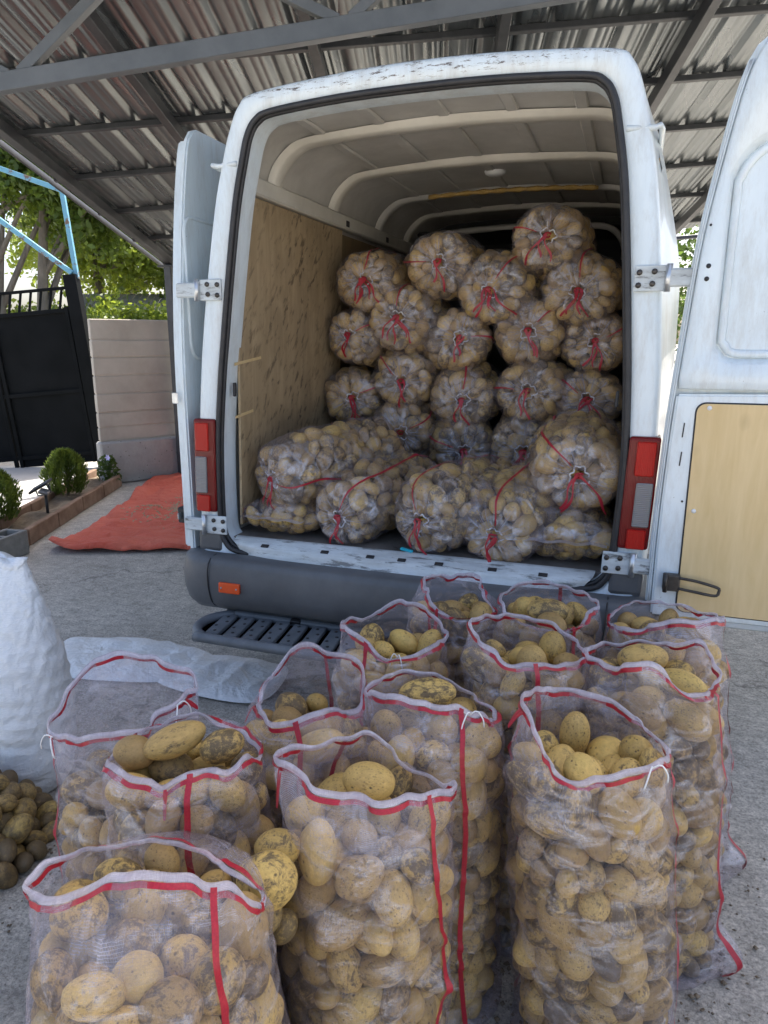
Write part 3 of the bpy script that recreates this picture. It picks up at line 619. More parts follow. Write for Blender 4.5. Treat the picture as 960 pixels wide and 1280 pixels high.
def rrect(x0, x1, z0, z1, r, n=6, rtl=None):
    out = []
    for cx, cz, a0, rr in ((x1 - r, z1 - r, 0, r), (x0 + (rtl or r), z1 - (rtl or r), 90, rtl or r), (x0 + r, z0 + r, 180, r), (x1 - r, z0 + r, 270, r)):
        for k in range(n + 1):
            a = math.radians(a0 + 90 * k / n); out.append((cx + rr * math.cos(a), cz + rr * math.sin(a)))
    return out

def lin_loop(P, n):
    P = np.array(list(P) + [P[0]], float); s = np.r_[0, np.cumsum(np.linalg.norm(np.diff(P, axis=0), axis=1))]; q = np.linspace(0, s[-1], n, endpoint=False)
    return np.stack([np.interp(q, s, P[:, k]) for k in range(2)], 1)

def build_van():
    V = empty('van', (0, 0, 0)); tag(V, 'old white high roof cargo van with both rear doors open, loaded with sacks', 'van')
    secs = [ring(LI, .13), ring(LI, .03), ring(mixl(.97), .014), ring(mixl(.84), .012), ring(mixl(.80), .0), ring(mixl(.25), -.002), ring(mixl(.12), .004), ring(mixl(.04), .02), ring(LO, .055), ring(LO * .7 + LO2 * .3, .12), ring(LO2, .26)]
    for y in np.linspace(.6, 3.7, 8): secs.append(ring(LO2, y))
    for y, zt, k in ((4.05, 2.42, .985), (4.5, 1.98, .96), (5.0, 1.42, .93), (5.4, 1.2, .88), (5.6, 1.0, .80), (5.66, .8, .72)):
        L = LO2.copy(); L[:, 1] = .5 + (L[:, 1] - .5) * (zt - .5) / 2.06; L[:, 0] *= k; secs.append(ring(L, y))
    loft('body', secs, M['paint'], V)
    # rubber seal round the opening
    s = mixl(.90); T = np.c_[s[:, 0], np.full(len(s), .0), s[:, 1]]
    tube('door_seal', T, 0.012, M['black'], V, 8, True)
    s = mixl(.965); tube('door_seal', np.c_[s[:, 0], np.full(len(s), .018), s[:, 1]], 0.010, M['black'], V, 8, True)
    # roof gutter bead
    for sg in (-1, 1):
        tube('gutter_bead', catmull([(sg * .735, -.002, 2.262), (sg * .785, -.004, 2.262), (sg * .815, .004, 2.262), (sg * .832, .05, 2.262), (sg * .850, .3, 2.262), (sg * .850, 3.6, 2.262)], 40, False), .010, M['paint'], V)
    # cargo room
    half = [(.862, .69), (.862, 2.16), (.825, 2.27), (.79, 2.35), (.72, 2.42), (.62, 2.455), (.3, 2.475), (0, 2.482)]
    prof = np.array([(-x, z) for x, z in half] + [(x, z) for x, z in reversed(half[:-1])])
    ys = np.linspace(.13, 3.05, 12); VV = np.concatenate([np.c_[prof[:, 0], np.full(len(prof), y), prof[:, 1]] for y in ys])
    mesh('cargo_liner', VV, grid_faces(len(prof), len(ys), False), M['liner'], V, smooth=False)
    box('cargo_floor', (1.72, 3.0, .03), (0, 1.55, .685), M['floor'], V, bev=0.002)
    box('bulkhead', (1.66, .03, 1.85), (0, 3.04, 1.6), M['dark'], V)
    cp = [(.79, 2.20), (.785, 2.27), (.755, 2.335), (.69, 2.395), (.60, 2.425), (.3, 2.442), (0, 2.448)]
    arch = catmull(np.array([(-x, z) for x, z in cp] + [(x, z) for x, z in reversed(cp[:-1])]), 60, False)
    for y, w, mm in ((.46, .085, 'rib'), (1.15, .085, 'rib'), (1.90, .08, 'liner'), (2.5, .08, 'rib')):
        A2 = []
        for dy, ins in ((-w / 2 - .015, .03), (-w / 2, .006), (-w / 2 + .012, .0), (w / 2 - .012, .0), (w / 2, .006), (w / 2 + .015, .03)):
            c = np.array([0, 1.9]); d = arch - c; d /= np.linalg.norm(d, axis=1)[:, None]
            A2.append(np.c_[arch[:, 0] + d[:, 0] * ins, np.full(len(arch), y + dy), arch[:, 1] + d[:, 1] * ins])
        mesh('roof_rib', np.concatenate(A2), grid_faces(len(arch), 6, False), M[mm], V, True)
    for x in (-.55, -.28, 0.0, .28, .55):
        zc = np.interp(abs(x), [0, .3, .62], [2.478, 2.471, 2.451])
        for y0, y1 in ((.18, .40), (.53, 1.08), (1.22, 1.84), (1.96, 2.44)):
            bar('ceiling_bead', (x, y0, zc), (x, y1, zc), .05, .016, M['liner'], V, bev=.006)
    tube('foam_line', catmull([(-.45, 1.80, 2.432), (-.2, 1.79, 2.44), (0.1, 1.80, 2.443), (.35, 1.79, 2.435), (.55, 1.80, 2.425)], 30, False), .013 + .004 * np.sin(np.arange(30) * 2.1), M['foam'], V, 7)
    lathe('dome_lamp', [(0.0, -.024), (.035, -.022), (.055, -.012), (.06, 0.0)], (0.02, 1.45, 2.475), M['whiteplastic'], V)
    # front wall of the load room: dark arch of the cab
    A3 = arch * [0.90, 1] + [0, -.075]; tube('cab_arch', np.c_[A3[:, 0], np.full(len(A3), 2.72), A3[:, 1]], .022, M['liner'], V, 6)
    box('cab_headliner', (1.6, .3, .02), (0, 2.86, 2.33), M['dark'], V, (-.2, 0, 0))
    for sg in (-1, 1):
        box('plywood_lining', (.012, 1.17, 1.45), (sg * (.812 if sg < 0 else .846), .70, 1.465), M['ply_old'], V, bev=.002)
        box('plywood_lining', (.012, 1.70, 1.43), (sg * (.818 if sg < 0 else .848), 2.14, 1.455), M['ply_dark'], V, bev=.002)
        for yy, zz, ll in ((.19, 1.49, .24), (.15, 1.255, .16)) if sg < 0 else (): box('gouge', (.003, ll, .013), (sg * .8045, yy, zz), M['ply'], V, (.10, 0, 0), .001)
        box('side_rail', (.05, 2.85, .075), (sg * .805, 1.55, 2.232), M['rib'], V, bev=.008)
        for y in (1.30, 2.0): box('rail_slot', (.012, .05, .035), (sg * .783, y, 2.225), M['black'], V)
        box('striker', (.012, .02, .06), (sg * .800, .06, 1.37), M['black'], V)
    # sill: scratched step plate below the floor
    sp = [(.055, .699), (.045, .709), (.03, .703), (.005, .692), (-.03, .680), (-.036, .667), (-.036, .645), (-.05, .632), (-.055, .60)]
    xs = np.linspace(-.80, .80, 40); tp = lambda x: 1 - (abs(x) / .80) ** 7
    VV = np.array([[x * np.interp(z, [.60, .66, .70], [.90, .95, .99]), (y * tp(x) + .004 * (1 - tp(x)) if y < .02 else y), z] for y, z in sp for x in xs]); mesh('sill_plate', VV, grid_faces(len(xs), len(sp), False), M['worn'], V, False)
    for x in (-.62, -.33, -.12, .02, .18, .40, .60): box('sill_slot', (.035, .018, .006), (x, -.012, .689), M['black'], V, (.4, 0, 0), .001)
    # bumper swept round the corners
    path = []
    path += [(-.965, .60), (-.965, .25), (-.962, .10)] + [(-.90 - .06 * math.cos(math.radians(a)), .04 - .06 * math.sin(math.radians(a))) for a in range(0, 91, 15)]
    path += [(x, -.02) for x in np.linspace(-.82, 0, 8)]; path = path + [(-x, y) for x, y in reversed(path[:-1])]; P = np.array(path, float)
    T = np.gradient(P, axis=0); T /= np.linalg.norm(T, axis=1)[:, None]; Nn = np.c_[T[:, 1], -T[:, 0]]
    sec = [(.0, .640), (.06, .636), (.078, .622), (.082, .60), (.092, .55), (.088, .48), (.070, .42), (.040, .385), (-.03, .375)]
    bow = 0.022 * (1 - (P[:, 0] / 0.97) ** 2)
    VV = []
    for o, z in sec:
        VV.append(np.c_[P + Nn * (o + bow[:, None] * (o > .05)), np.full(len(P), z)])
    bp = mesh('bumper', np.concatenate(VV), grid_faces(len(P), len(sec), False, True), M['bumper'], V, True)
    for sg in (-1, 1):
        box('bumper_corner', (.125, .10, .10), (sg * .905, .045, .685), M['bumper'], V, bev=.018, seg=2)
        tube('bumper_seam', catmull([(sg * .85, -.045, .638), (sg * .85, -.108, .62), (sg * .85, -.122, .54), (sg * .845, -.10, .43), (sg * .83, -.05, .385)], 14, False), .0035, M['black'], V, 5)
        box('reflector', (.105, .016, .048), (sg * .735, -.128, .515), M['orange'], V, bev=.006, seg=2)
        for k in (-1, 1): box('reflector_screw', (.008, .006, .008), (sg * .735 + k * .038, -.137, .515), M['bright_metal'], V, bev=.002)
        # tail lights
        t = box('tail_light', (.108, .13, .42), (sg * .914, .045, 1.035), M['red_lens'], V, bev=.014, seg=3)
        box('stop_lens', (.066, .012, .125), (sg * .922, -.021, 1.165), M['red_lens2'], t, bev=.004)
        box('reverse_lens', (.058, .014, .165), (sg * .930, -.021, .995), M['clear_lens'], t, bev=.004)
        box('fog_lens', (.066, .012, .075), (sg * .922, -.021, .865), M['red_lens2'], t, bev=.004)
        # hinges: plate on the pillar, knuckle, arm to the door
        for z in (1.785, .765):
            h = box('hinge', (.105, .012, .085), (sg * .865, -.010, z), M['worn'], V, bev=.003)
            box('hinge_arm', (.10, .022, .06), (sg * 0.972, -.022, z), M['worn'], h, bev=.006)
            tube('hinge_pin', [(sg * .922, -.024, z - .045), (sg * .922, -.024, z + .045)], .011, M['bright_metal'], h, 8)
            for dx, dz in ((-.03, .02), (-.03, -.022), (.018, .022), (.015, -.018)):
                tube('bolt', [(sg * (.858 + dx), -.010, z + dz), (sg * (.858 + dx), -.022, z + dz)], .010, M['iron'], h, 8)
    # ---- big rear door folded flat beside the opening, inner side to the camera
    D = empty('rear_door', (.97, 0, .6)); D.parent = V; D['label'] = 'rear door folded back, its inner side lined with pale plywood'
    edge = [(.956, .585), (.956, .66), (.957, .95), (.966, 1.25), (.976, 1.43), (.988, 1.60), (1.012, 1.90), (1.056, 2.185), (1.088, 2.35), (1.115, 2.43), (1.155, 2.482), (1.22, 2.497)]
    ec = catmull(np.array(edge), 40, False); outl = [(1.80, .585), (1.80, 2.50)] + [tuple(p) for p in ec[::-1]]
    t3 = lambda u, y, z: (u, y, z)
    poly_plate('door_skin', outl, t3, .02, -.020, M['paint'], D, .006)
    ins = [(x + .020, z + (.012 if z < .6 else 0)) for x, z in [tuple(p) for p in ec]]
    upper_o = [p for p in ins if p[1] > 1.42]; upper_o = [(upper_o[0][0], 1.42)] + upper_o
    hole = [p for p in rrect(1.085, 1.72, 1.50, 2.22, .07, 8, .16)]
    oo = lin_loop([(1.77, 1.418)] + [(upper_o[0][0], 1.418)] + upper_o[1:] + [(1.77, 2.475)], 600)
    # match both loops by angle round the hole centre
    cc = np.array([1.40, 1.86]); hh = catmull(np.array(hole), 96)
    def by_angle(L):
        a = np.unwrap(np.arctan2(L[:, 1] - cc[1], L[:, 0] - cc[0])); 
        if a[-1] < a[0]: L = L[::-1]; a = a[::-1]
        q = np.linspace(-math.pi, math.pi, 128, endpoint=False); a3 = np.r_[a - 2 * math.pi, a, a + 2 * math.pi]; L3 = np.concatenate([L, L, L])
        o = np.argsort(a3); return np.stack([np.interp(q, a3[o], L3[o][:, k]) for k in range(2)], 1)
    oo = by_angle(oo); hh = by_angle(hh); sh = cc + (hh - cc) * 0.94
    rr = [np.c_[oo[:, 0], np.full(128, -.018), oo[:, 1]], np.c_[oo[:, 0], np.full(128, -.048), oo[:, 1]], np.c_[cc[0] + (oo[:, 0] - cc[0]) * .985, np.full(128, -.055), cc[1] + (oo[:, 1] - cc[1]) * .985], np.c_[hh[:, 0], np.full(128, -.055), hh[:, 1]], np.c_[(cc + (hh - cc) * .985)[:, 0], np.full(128, -.048), (cc + (hh - cc) * .985)[:, 1]], np.c_[sh[:, 0], np.full(128, -.020), sh[:, 1]]]
    loft('inner_frame', rr, M['paint'], D)
    tube('pressed_bead', np.c_[(cc + (hh - cc) * .90)[:, 0], np.full(128, -.020), (cc + (hh - cc) * .90)[:, 1]], .014, M['paint'], D, 8, True)
    low = [(1.77, .605), (1.77, 1.415)] + [(x, z) for x, z in reversed(ins) if z < 1.415]
    poly_plate('inner_panel', low, t3, -.018, -.054, M['paint'], D, .007)
    for off in (.008, .014): tube('edge_bead', np.array([(x + off, -.022 - off * .9, z) for x, z in ec[1:-3]]), .0035, M['paint'], D, 6)
    pb = poly_plate('plywood_panel', rrect(1.062, 1.735, .625, 1.372, .03), t3, -.054, -.062, M['ply'], D, .001, 1)
    tube('panel_gasket', np.array([(u, -.056, z) for u, z in rrect(1.0605, 1.7365, .6235, 1.3735, .03)]), .0035, M['black'], D, 6, True)
    for u, z in ((1.10, 1.358), (1.085, 1.0), (1.10, .64), (1.5, 1.358), (1.5, .64)): lathe('panel_screw', [(.0, .0), (.009, .0)], (u, -.063, z), M['whiteplastic'], D) if False else tube('panel_screw', [(u, -.060, z), (u, -.066, z)], .008, M['whiteplastic'], D, 8)
    for u, z in ((1.052, 1.815), (1.050, 1.775), (1.046, 1.94), (1.045, 1.03)): tube('plug_hole', [(u, -.050, z), (u, -.0565, z)], .008 if z > 1.7 and z < 1.9 else .004, M['black'], D, 8)
    for z in (1.28, 1.18): box('edge_slot', (.004, .004, .05), (1.026, -.055, z), M['black'], D, (0, .06, 0), .001)
    lt = box('latch', (.058, .03, .062), (1.035, -.070, .735), M['iron'], D, bev=.006, seg=2)
    tube('latch_loop', catmull([(1.06, -.085, .757), (1.12, -.09, .752), (1.185, -.095, .738), (1.19, -.095, .725), (1.18, -.095, .708), (1.12, -.09, .712), (1.06, -.085, .718)], 40, False), .0055, M['iron'], lt, 6)
    tube('latch_pin', [(1.015, -.085, .70), (1.015, -.085, .77)], .008, M['iron'], lt, 6)
    box('door_foot', (.78, .06, .028), (1.40, -.015, .588), M['worn'], D, bev=.006)
    D.location.y -= .012
    # ---- other rear door swung right round along the side of the van
    E = empty('rear_door', (-1.1, .0, .58)); E.parent = V; E['label'] = 'rear door swung right back along the side of the van'
    u0 = [(0.0, .585), (0.0, .66), (.004, .95), (.008, 1.38), (.022, 1.65), (.05, 1.90), (.09, 2.15), (.13, 2.33), (.155, 2.41), (.19, 2.455), (.24, 2.475)]
    uc = catmull(np.array(u0), 40, False); ol = [(.79, .585), (.79, 2.48)] + [tuple(p) for p in uc[::-1]]
    fl = -.045
    e3 = lambda u, y, z: (-1.022 + fl * u + y, u + .005, z)
    poly_plate('door_skin', ol, e3, 0.0, -.028, M['paint'], E, .008)
    inn = [(.76, .63), (.76, 2.44)] + [(u + .022, z) for u, z in uc[::-1] if .63 < z < 2.44]
    poly_plate('inner_panel', inn, e3, -.028, -.068, M['paint'], E, .008)
    tube('pressed_bead', np.array([e3(u, .001, z) for u, z in rrect(.075, .70, 1.50, 2.10, .07)]), .009, M['paint'], E, 6, True)
    tube('pressed_bead', np.array([e3(u, .001, z) for u, z in rrect(.075, .70, .70, 1.05, .06)]), .006, M['paint'], E, 6, True)
    pl = box('number_plate', (.008, .34, .11), e3(.42, .006, .80), M['plate'], E, (0, 0, math.atan2(-fl, 1)), .002)
    box('plate_surround', (.004, .36, .13), e3(.42, .003, .80), M['whiteplastic'], E, (0, 0, math.atan2(-fl, 1)), .002)
    lb = box('latch_box', (.05, .10, .075), e3(.10, -.09, .775), M['black'], E, bev=.006)
    box('latch_tongue', (.006, .03, .03), (e3(.10, -.09, .775)[0] - .005, .045, .775), M['bright_metal'], lb)
    box('edge_catch', (.03, .008, .05), (-1.07, .0, 1.33), M['bright_metal'], E, bev=.003)
    # wheels
    for sg in (-1, 1):
        for y in (1.05, 4.55):
            w = empty('wheel', (sg * .80, y, .33)); w.parent = V
            a = np.arange(32) * 2 * math.pi / 32
            def disc(name, pr, m): mesh(name, np.concatenate([np.c_[np.full(32, sg * (.80 + x)), y + r * np.cos(a), .33 + r * np.sin(a)] for r, x in pr]), grid_faces(32, len(pr)), m, w, True)
            disc('tyre', [(.20, -.09), (.29, -.10), (.325, -.08), (.33, 0), (.325, .08), (.29, .10), (.20, .09)], M['black']); disc('rim', [(.205, .085), (.19, .04), (.06, .05), (.0, .055)], M['bright_metal'])
    box('axle', (1.5, .10, .10), (0, 1.05, .34), M['black'], V, bev=.02)
    box('underbody', (1.6, 4.6, .12), (0, 2.75, .50), M['dark'], V)
    box('tow_bar', (1.0, .06, .08), (0, .12, .36), M['black'], V)
    # ---- rear step
    S = empty('step', (0, -.16, .36)); S.parent = V
    st = []
    x0, x1, yb, yf = -.85, .62, -.035, -.315
    r = (yb - yf) / 2; cy = (yb + yf) / 2
    loop = [(x1 - r + r * math.cos(t), cy + r * math.sin(t)) for t in np.linspace(-math.pi / 2, math.pi / 2, 12)] + [(x0 + r + r * math.cos(t), cy + r * math.sin(t)) for t in np.linspace(math.pi / 2, 3 * math.pi / 2, 12)]
    LP = np.array([(x, y, .355) for x, y in loop]); tube('step_frame', catmull(LP, 120), .022, M['tread'], S, 10, True)
    bm = bmesh.new(); f = bm.faces.new([bm.verts.new((x, y, .340)) for x, y in loop]); bmesh.ops.solidify(bm, geom=[f], thickness=.012); bm_obj('step_plate', bm, M['tread'], S)
    k = 0; x = x0 + .10
    while x < x1 - .06:
        box('tread', (.062, .215, .022), (x, cy, .354), M['tread'], S, (0, 0, .12), .006, 2)
        for j in range(4): tube('tread_hole', [(x - .012 * ((j % 2) * 2 - 1), cy - .075 + j * .05, .364), (x - .012 * ((j % 2) * 2 - 1), cy - .075 + j * .05, .3665)], .008, M['black'], S, 6)
        x += .088
    for xx in (-.45, .3): bar('step_bracket', (xx, -.06, .36), (xx, .3, .45), .05, .02, M['black'], S)
    return V
VAN = build_van()
def lean_van():
    """the loaded van leans a little: shift its shell sideways with height (the folded doors hang on their own)"""
    K = 0.034
    def walk(o):
        for ch in o.children:
            if ch.name.startswith('rear_door'): continue
            if ch.type == 'MESH':
                A = MW(ch); Sh = Matrix.Identity(4); Sh[0][2] = K; Sh[0][3] = -K * 1.4
                ch.data.transform(A.inverted() @ Sh @ A)
            walk(ch)
    walk(VAN)
lean_van()


# ------------------------------------------------------------------ potatoes
def ico(sub):
    bm = bmesh.new(); bmesh.ops.create_icosphere(bm, subdivisions=sub, radius=1.0)
    V = np.array([v.co[:] for v in bm.verts]); F = np.array([[v.index for v in f.verts] for f in bm.faces]); bm.free(); return V, F
ICO3 = ico(4); ICO2 = ico(3)
def lump(V, seed):
    n1 = Noise(3, 8, seed, 0.8, 2.2); n2 = Noise(3, 10, seed + 50, 3.0, 6.0)
    return V * (1 + 0.085 * n1(V) + 0.018 * n2(V))[:, None]
POT_ME = []
for k in range(8):
    me = bpy.data.meshes.new('potato'); Vv = lump(ICO3[0], 100 + k)
    me.from_pydata([tuple(v) for v in Vv * 0.05], [], [tuple(int(i) for i in f) for f in ICO3[1]]); me.update()
    me.polygons.foreach_set('use_smooth', np.ones(len(me.polygons), dtype=bool)); me.materials.append(M['potato']); POT_ME.append(me)
LUMP2 = [lump(ICO2[0], 100 + k) for k in range(8)]
NPOT = 0
def potato(C, R, S, label, group, shaded=False):
    """a single potato: C centre, R 3x3 (columns are axes), S half sizes"""
    global NPOT
    o = bpy.data.objects.new('potato', POT_ME[NPOT % 8]); NPOT += 1; COL.objects.link(o)
    Mx = Matrix.Identity(4)
    for i in range(3):
        for j in range(3): Mx[i][j] = float(R[i][j])
    o.matrix_world = Matrix.Translation(Vector([float(c) for c in C])) @ Mx @ Matrix.Diagonal(Vector([float(s) / 0.05 for s in S] + [1.0]))
    if shaded: o.material_slots[0].link = 'OBJECT'; o.material_slots[0].material = M['potato_shaded']
    tag(o, label, 'potato', group); return o
def potato_mass(E, name, parent):
    parts = []
    for k, (C, R, S) in enumerate(E): parts.append(((LUMP2[k % 8] * S) @ np.asarray(R).T + C, ICO2[1]))
    if not parts: return
    V, F = merge(parts); o = mesh(name, V, F, M['potato'], parent, smooth=True); o['kind'] = 'stuff'; return o

def rand_rot(axis=None):
    a = rng.normal(size=3) if axis is None else np.asarray(axis, float); a /= np.linalg.norm(a)
    b = rng.normal(size=3); b -= a * (a @ b); b /= np.linalg.norm(b); return np.stack([a, b, np.cross(a, b)], 1)

def pack(wa, ax, ay, w0, w1, g, frac=0.76, it=130, big=1.0):
    """settle balls of potato size in a tube whose half widths are ax(w), ay(w) along w"""
    ws = np.linspace(w0, w1, 60); vol = np.trapz(np.pi * np.interp(ws, wa, ax) * np.interp(ws, wa, ay), ws)
    n = max(3, int(frac * vol / (1.78e-4 * big ** 3))); r = rng.uniform(0.028, 0.043, n) * big * rng.choice([1, 1, 1, 0.86], n)
    w = rng.uniform(w0, w1, n); t = rng.uniform(0, 6.28, n); q = np.sqrt(rng.uniform(0, 1, n))
    P = np.stack([q * np.cos(t) * np.interp(w, wa, ax), q * np.sin(t) * np.interp(w, wa, ay), w], 1)
    g = np.asarray(g, float)
    for k in range(it):
        P = P + g * 0.0025 * (1 - k / it)
        D = P[:, None] - P[None]; d = np.linalg.norm(D, axis=2) + 1e-9; ov = (r[:, None] + r[None]) * 0.985 - d; np.fill_diagonal(ov, 0); ov = np.clip(ov, 0, None)
        P = P + (D / d[..., None] * (ov * 0.38)[..., None]).sum(1)
        P[:, 2] = np.clip(P[:, 2], w0 + r * 0.85, w1 - r * 0.85)
        a = np.clip(np.interp(P[:, 2], wa, ax) - r * 0.97, 0.004, None); b = np.clip(np.interp(P[:, 2], wa, ay) - r * 0.97, 0.004, None)
        q = np.sqrt((P[:, 0] / a) ** 2 + (P[:, 1] / b) ** 2); f = np.where(q > 1, 1 / q, 1.0); P[:, 0] *= f; P[:, 1] *= f
    return P, r

def ellipsoids(P, r):
    E = []
    for p, q in zip(P, r):
        e = rng.uniform(1.08, 1.55); E.append((p, rand_rot(), q * np.array([e, rng.uniform(0.94, 1.04), rng.uniform(0.84, 0.95)])))
    return E

def wrap(P0, N, E, hmin, start=0.035, gap=0.0022, it=130):
    """pull a sheet tight over the potatoes: returns outward shift for every grid point"""
    sh = P0.shape[:2]; O = (P0 + N * start).reshape(-1, 3); D = -N.reshape(-1, 3); best = np.full(len(O), 1e9)
    for C, R, S in E:
        S = S * 1.09
        near = np.einsum('ij,ij->i', O - C, O - C) < (S.max() + 0.13) ** 2
        if not near.any(): continue
        o = ((O[near] - C) @ R) / S; d = (D[near] @ R) / S
        a = (d * d).sum(1); b = (o * d).sum(1); c = (o * o).sum(1) - 1; q = b * b - a * c; ok = q > 0
        t = np.where(ok, (-b - np.sqrt(np.clip(q, 0, None))) / a, 1e9); t = np.where(t < 0, 1e9, t)
        best[near] = np.minimum(best[near], t)
    h0 = np.where(best < 1e8, start - best + gap, -9.0).reshape(sh); h0 = np.maximum(h0, hmin); h = h0.copy()
    for k in range(it):
        hp = np.concatenate([h[:1], h, h[-1:]]); b = (hp[:-2] + hp[2:] + np.roll(h, 1, 1) + np.roll(h, -1, 1)) / 4
        h = np.maximum(h0, b)
    return h

def grid_normals(G):
    du = np.roll(G, -1, 1) - np.roll(G, 1, 1); dv = np.gradient(G, axis=0); n = np.cross(du, dv); l = np.linalg.norm(n, axis=2); 
    return n / (l[..., None] + 1e-12)

def sample(G, row, col):
    row = np.clip(np.asarray(row, float), 0, G.shape[0] - 1.001); n = G.shape[1]; r0 = row.astype(int); fr = (row - r0)[..., None]
    col = np.asarray(col, float) % n; c0 = col.astype(int); fc = (col - c0)[..., None]; c1 = (c0 + 1) % n; c0 = c0 % n
    return (G[r0, c0] * (1 - fc) + G[r0, c1] * fc) * (1 - fr) + (G[r0 + 1, c0] * (1 - fc) + G[r0 + 1, c1] * fc) * fr

def strip(name, rows, m, parent, closed=False, uv=None):
    V = np.stack(rows, 0); k, n = V.shape[:2]
    return mesh(name, V.reshape(-1, 3), grid_faces(n, k, closed), m, parent, smooth=True, uv=uv)

NT_ = 144
def smooth01(t): t = np.clip(t, 0, 1); return t * t * (3 - 2 * t)
CAMD = np.array([CAM[0], CAM[1]])
CANDS = []; OPEN = {}
def open_sack(key, cx, cy, rimpts, label, r=0.160, drop=0.05, shift=(0, 0), stripes=(0.5,), ears=(), heroes=(), wig=0.5, seed=0, loops=(), cords=()):
    rim = np.array(rimpts)[::-1]; rim = catmull(rim, NT_); uu = np.arange(NT_) / NT_ * 2 * np.pi; jn = Noise(2, 12, 2000 + seed, 4, 16); rj = np.stack([np.cos(uu), np.sin(uu)], 1); rim[:, 2] += 0.0045 * jn(rj); rim[:, :2] += (0.006 * Noise(2, 12, 2100 + seed, 4, 17)(rj))[:, None] * rj; rc = rim.mean(0); zf = rim[:, 2].min() - drop
    base = np.array([cx + shift[0], cy + shift[1]])
    th = np.arange(NT_) * 2 * np.pi / NT_
    if np.cross(rim[0, :2] - rc[:2], rim[5, :2] - rc[:2]) < 0: rim = rim[::-1]
    ang = np.arctan2(rim[:, 1] - rc[1], rim[:, 0] - rc[0]); best = min(range(NT_), key=lambda k: np.sum(1 - np.cos(np.roll(ang, -k) - th))); rim = np.roll(rim, -best, 0)
    root = empty('open_mesh_sack', (base[0], base[1], 0)); tag(root, label, 'sack', 'open mesh sacks of potatoes standing on the yard')
    nzw = Noise(1, 4, 300 + seed, 3, 8); nzt = Noise(2, 6, 500 + seed, 1.0, 3.0)
    def cen(z):
        s = smooth01(z / zf)[..., None] if np.ndim(z) else smooth01(np.array([z / zf]))[0]
        return base + (rc[:2] - base) * s
    def rad(z): return r * (0.955 + 0.075 * np.sin(np.pi * np.clip(z / zf, 0, 1))) * (1 + 0.018 * nzw(np.atleast_1d(z)[:, None]))
    # potatoes, packed in the sack's own frame (centre line removed)
    za = np.linspace(0, zf + 0.02, 50); P, pr = pack(za, rad(za), rad(za), 0.0, zf + 0.005, (0, 0, -1.0))
    top_ = np.sort(P[:, 2] + pr)[-4]; P[:, 2] *= max(1.0, min(1.25, zf / top_)); P[:, :2] += np.array([cen(z) for z in P[:, 2]]); E = ellipsoids(P, pr)
    for (C, axis, S) in heroes:
        R = rand_rot(axis); C = np.array(C, float); S = np.array(S)
        E = [e for e in E if np.linalg.norm((e[0] - C) / (S.max() * 0.75 + e[2].mean() * 0.5)) > 1 or e[0][2] < C[2] - 0.045]; E.append((C, R, S))
    # rest shape of the cloth
    nb = 84; zr = np.linspace(0.004, zf, nb); nu = 22; rows = []; hm = []
    for q in (0.02, 0.3, 0.6, 0.85): c = cen(0.0); rows.append(np.c_[c[0] + q * rad(0.0)[0] * np.cos(th), c[1] + q * rad(0.0)[0] * np.sin(th), np.full(NT_, 0.003)]); hm.append(np.zeros(NT_))
    for z in zr:
        c = cen(z); R = rad(z)[0] * (1 + 0.02 * nzt(np.stack([np.cos(th) * 2, np.full(NT_, z * 7)], 1))); hmz = np.full(NT_, -0.016 * smooth01(z / 0.05))
        if z < 0.03: R = R * (1 - 0.10 * (1 - z / 0.03) ** 2)
        for ea, el in ears:
            dth = (th - ea + np.pi) % (2 * np.pi) - np.pi; e = np.exp(-(dth / 0.30) ** 2) * np.exp(-((z - 0.055) / 0.05) ** 2); R = R + el * e; hmz = hmz * (1 - np.clip(e * 2, 0, 1))
        rows.append(np.c_[c[0] + R * np.cos(th), c[1] + R * np.sin(th), np.full(NT_, z)]); hm.append(hmz)
    top = rows[-1]; wr = Noise(2, 14, 700 + seed, 2.0, 9.0)
    for k in range(1, nu + 1):
        t = k / nu; s = t * 0.85 + 0.15 * smooth01(np.array([t]))[0]; q = top * (1 - s) + rim * s
        rows.append(q); hm.append(np.full(NT_, -0.016 * (1 - smooth01(t * 3)) ))
    P0 = np.array(rows); hm = np.array(hm); C2 = np.array([cen(min(z, zf)) for z in P0[:, :, 2].mean(1)])
    N = P0[:, :, :2] - C2[:, None]; N /= np.linalg.norm(N, axis=2)[..., None] + 1e-9; N = np.concatenate([N, np.zeros(N.shape[:2] + (1,))], 2)
    h = wrap(P0, N, E, hm, 0.045)
    up = np.clip((np.arange(len(P0)) - (nb + 2)) / nu, 0, 1)[:, None]
    tt = np.stack(np.broadcast_arrays(np.cos(th)[None] * 3.2, np.sin(th)[None] * 3.2), -1); zz = P0[:, :, 2]
    fold = wr(np.concatenate([tt[0]], 0))[None] * 0.0045 + 0.003 * Noise(2, 10, 900 + seed, 3, 9)(np.stack([np.broadcast_to(th[None], zz.shape) * 1.3, zz * 14], -1))
    low = smooth01(zz / 0.05) * (1 - up)
    tight = Noise(2, 16, 1200 + seed, 5.0, 22.0)(np.stack([np.sin(th)[None] * 1.0 + zz * 2.5, zz * 7 + np.cos(th)[None]], -1))
    h = h + fold * up * (1 - 0.6 * (up > 0.93)) + np.clip(tight, 0, None) ** 2 * 0.0024 * low
    G = P0 + N * h[..., None]
    NG = grid_normals(G); 
    if (NG[40] * N[40]).sum() < 0: NG = -NG
    L = np.r_[0, np.cumsum(np.linalg.norm(np.diff(G, axis=0), axis=2).mean(1))]
    ucol = np.arange(NT_ + 1) / NT_ * (2 * np.pi * r)
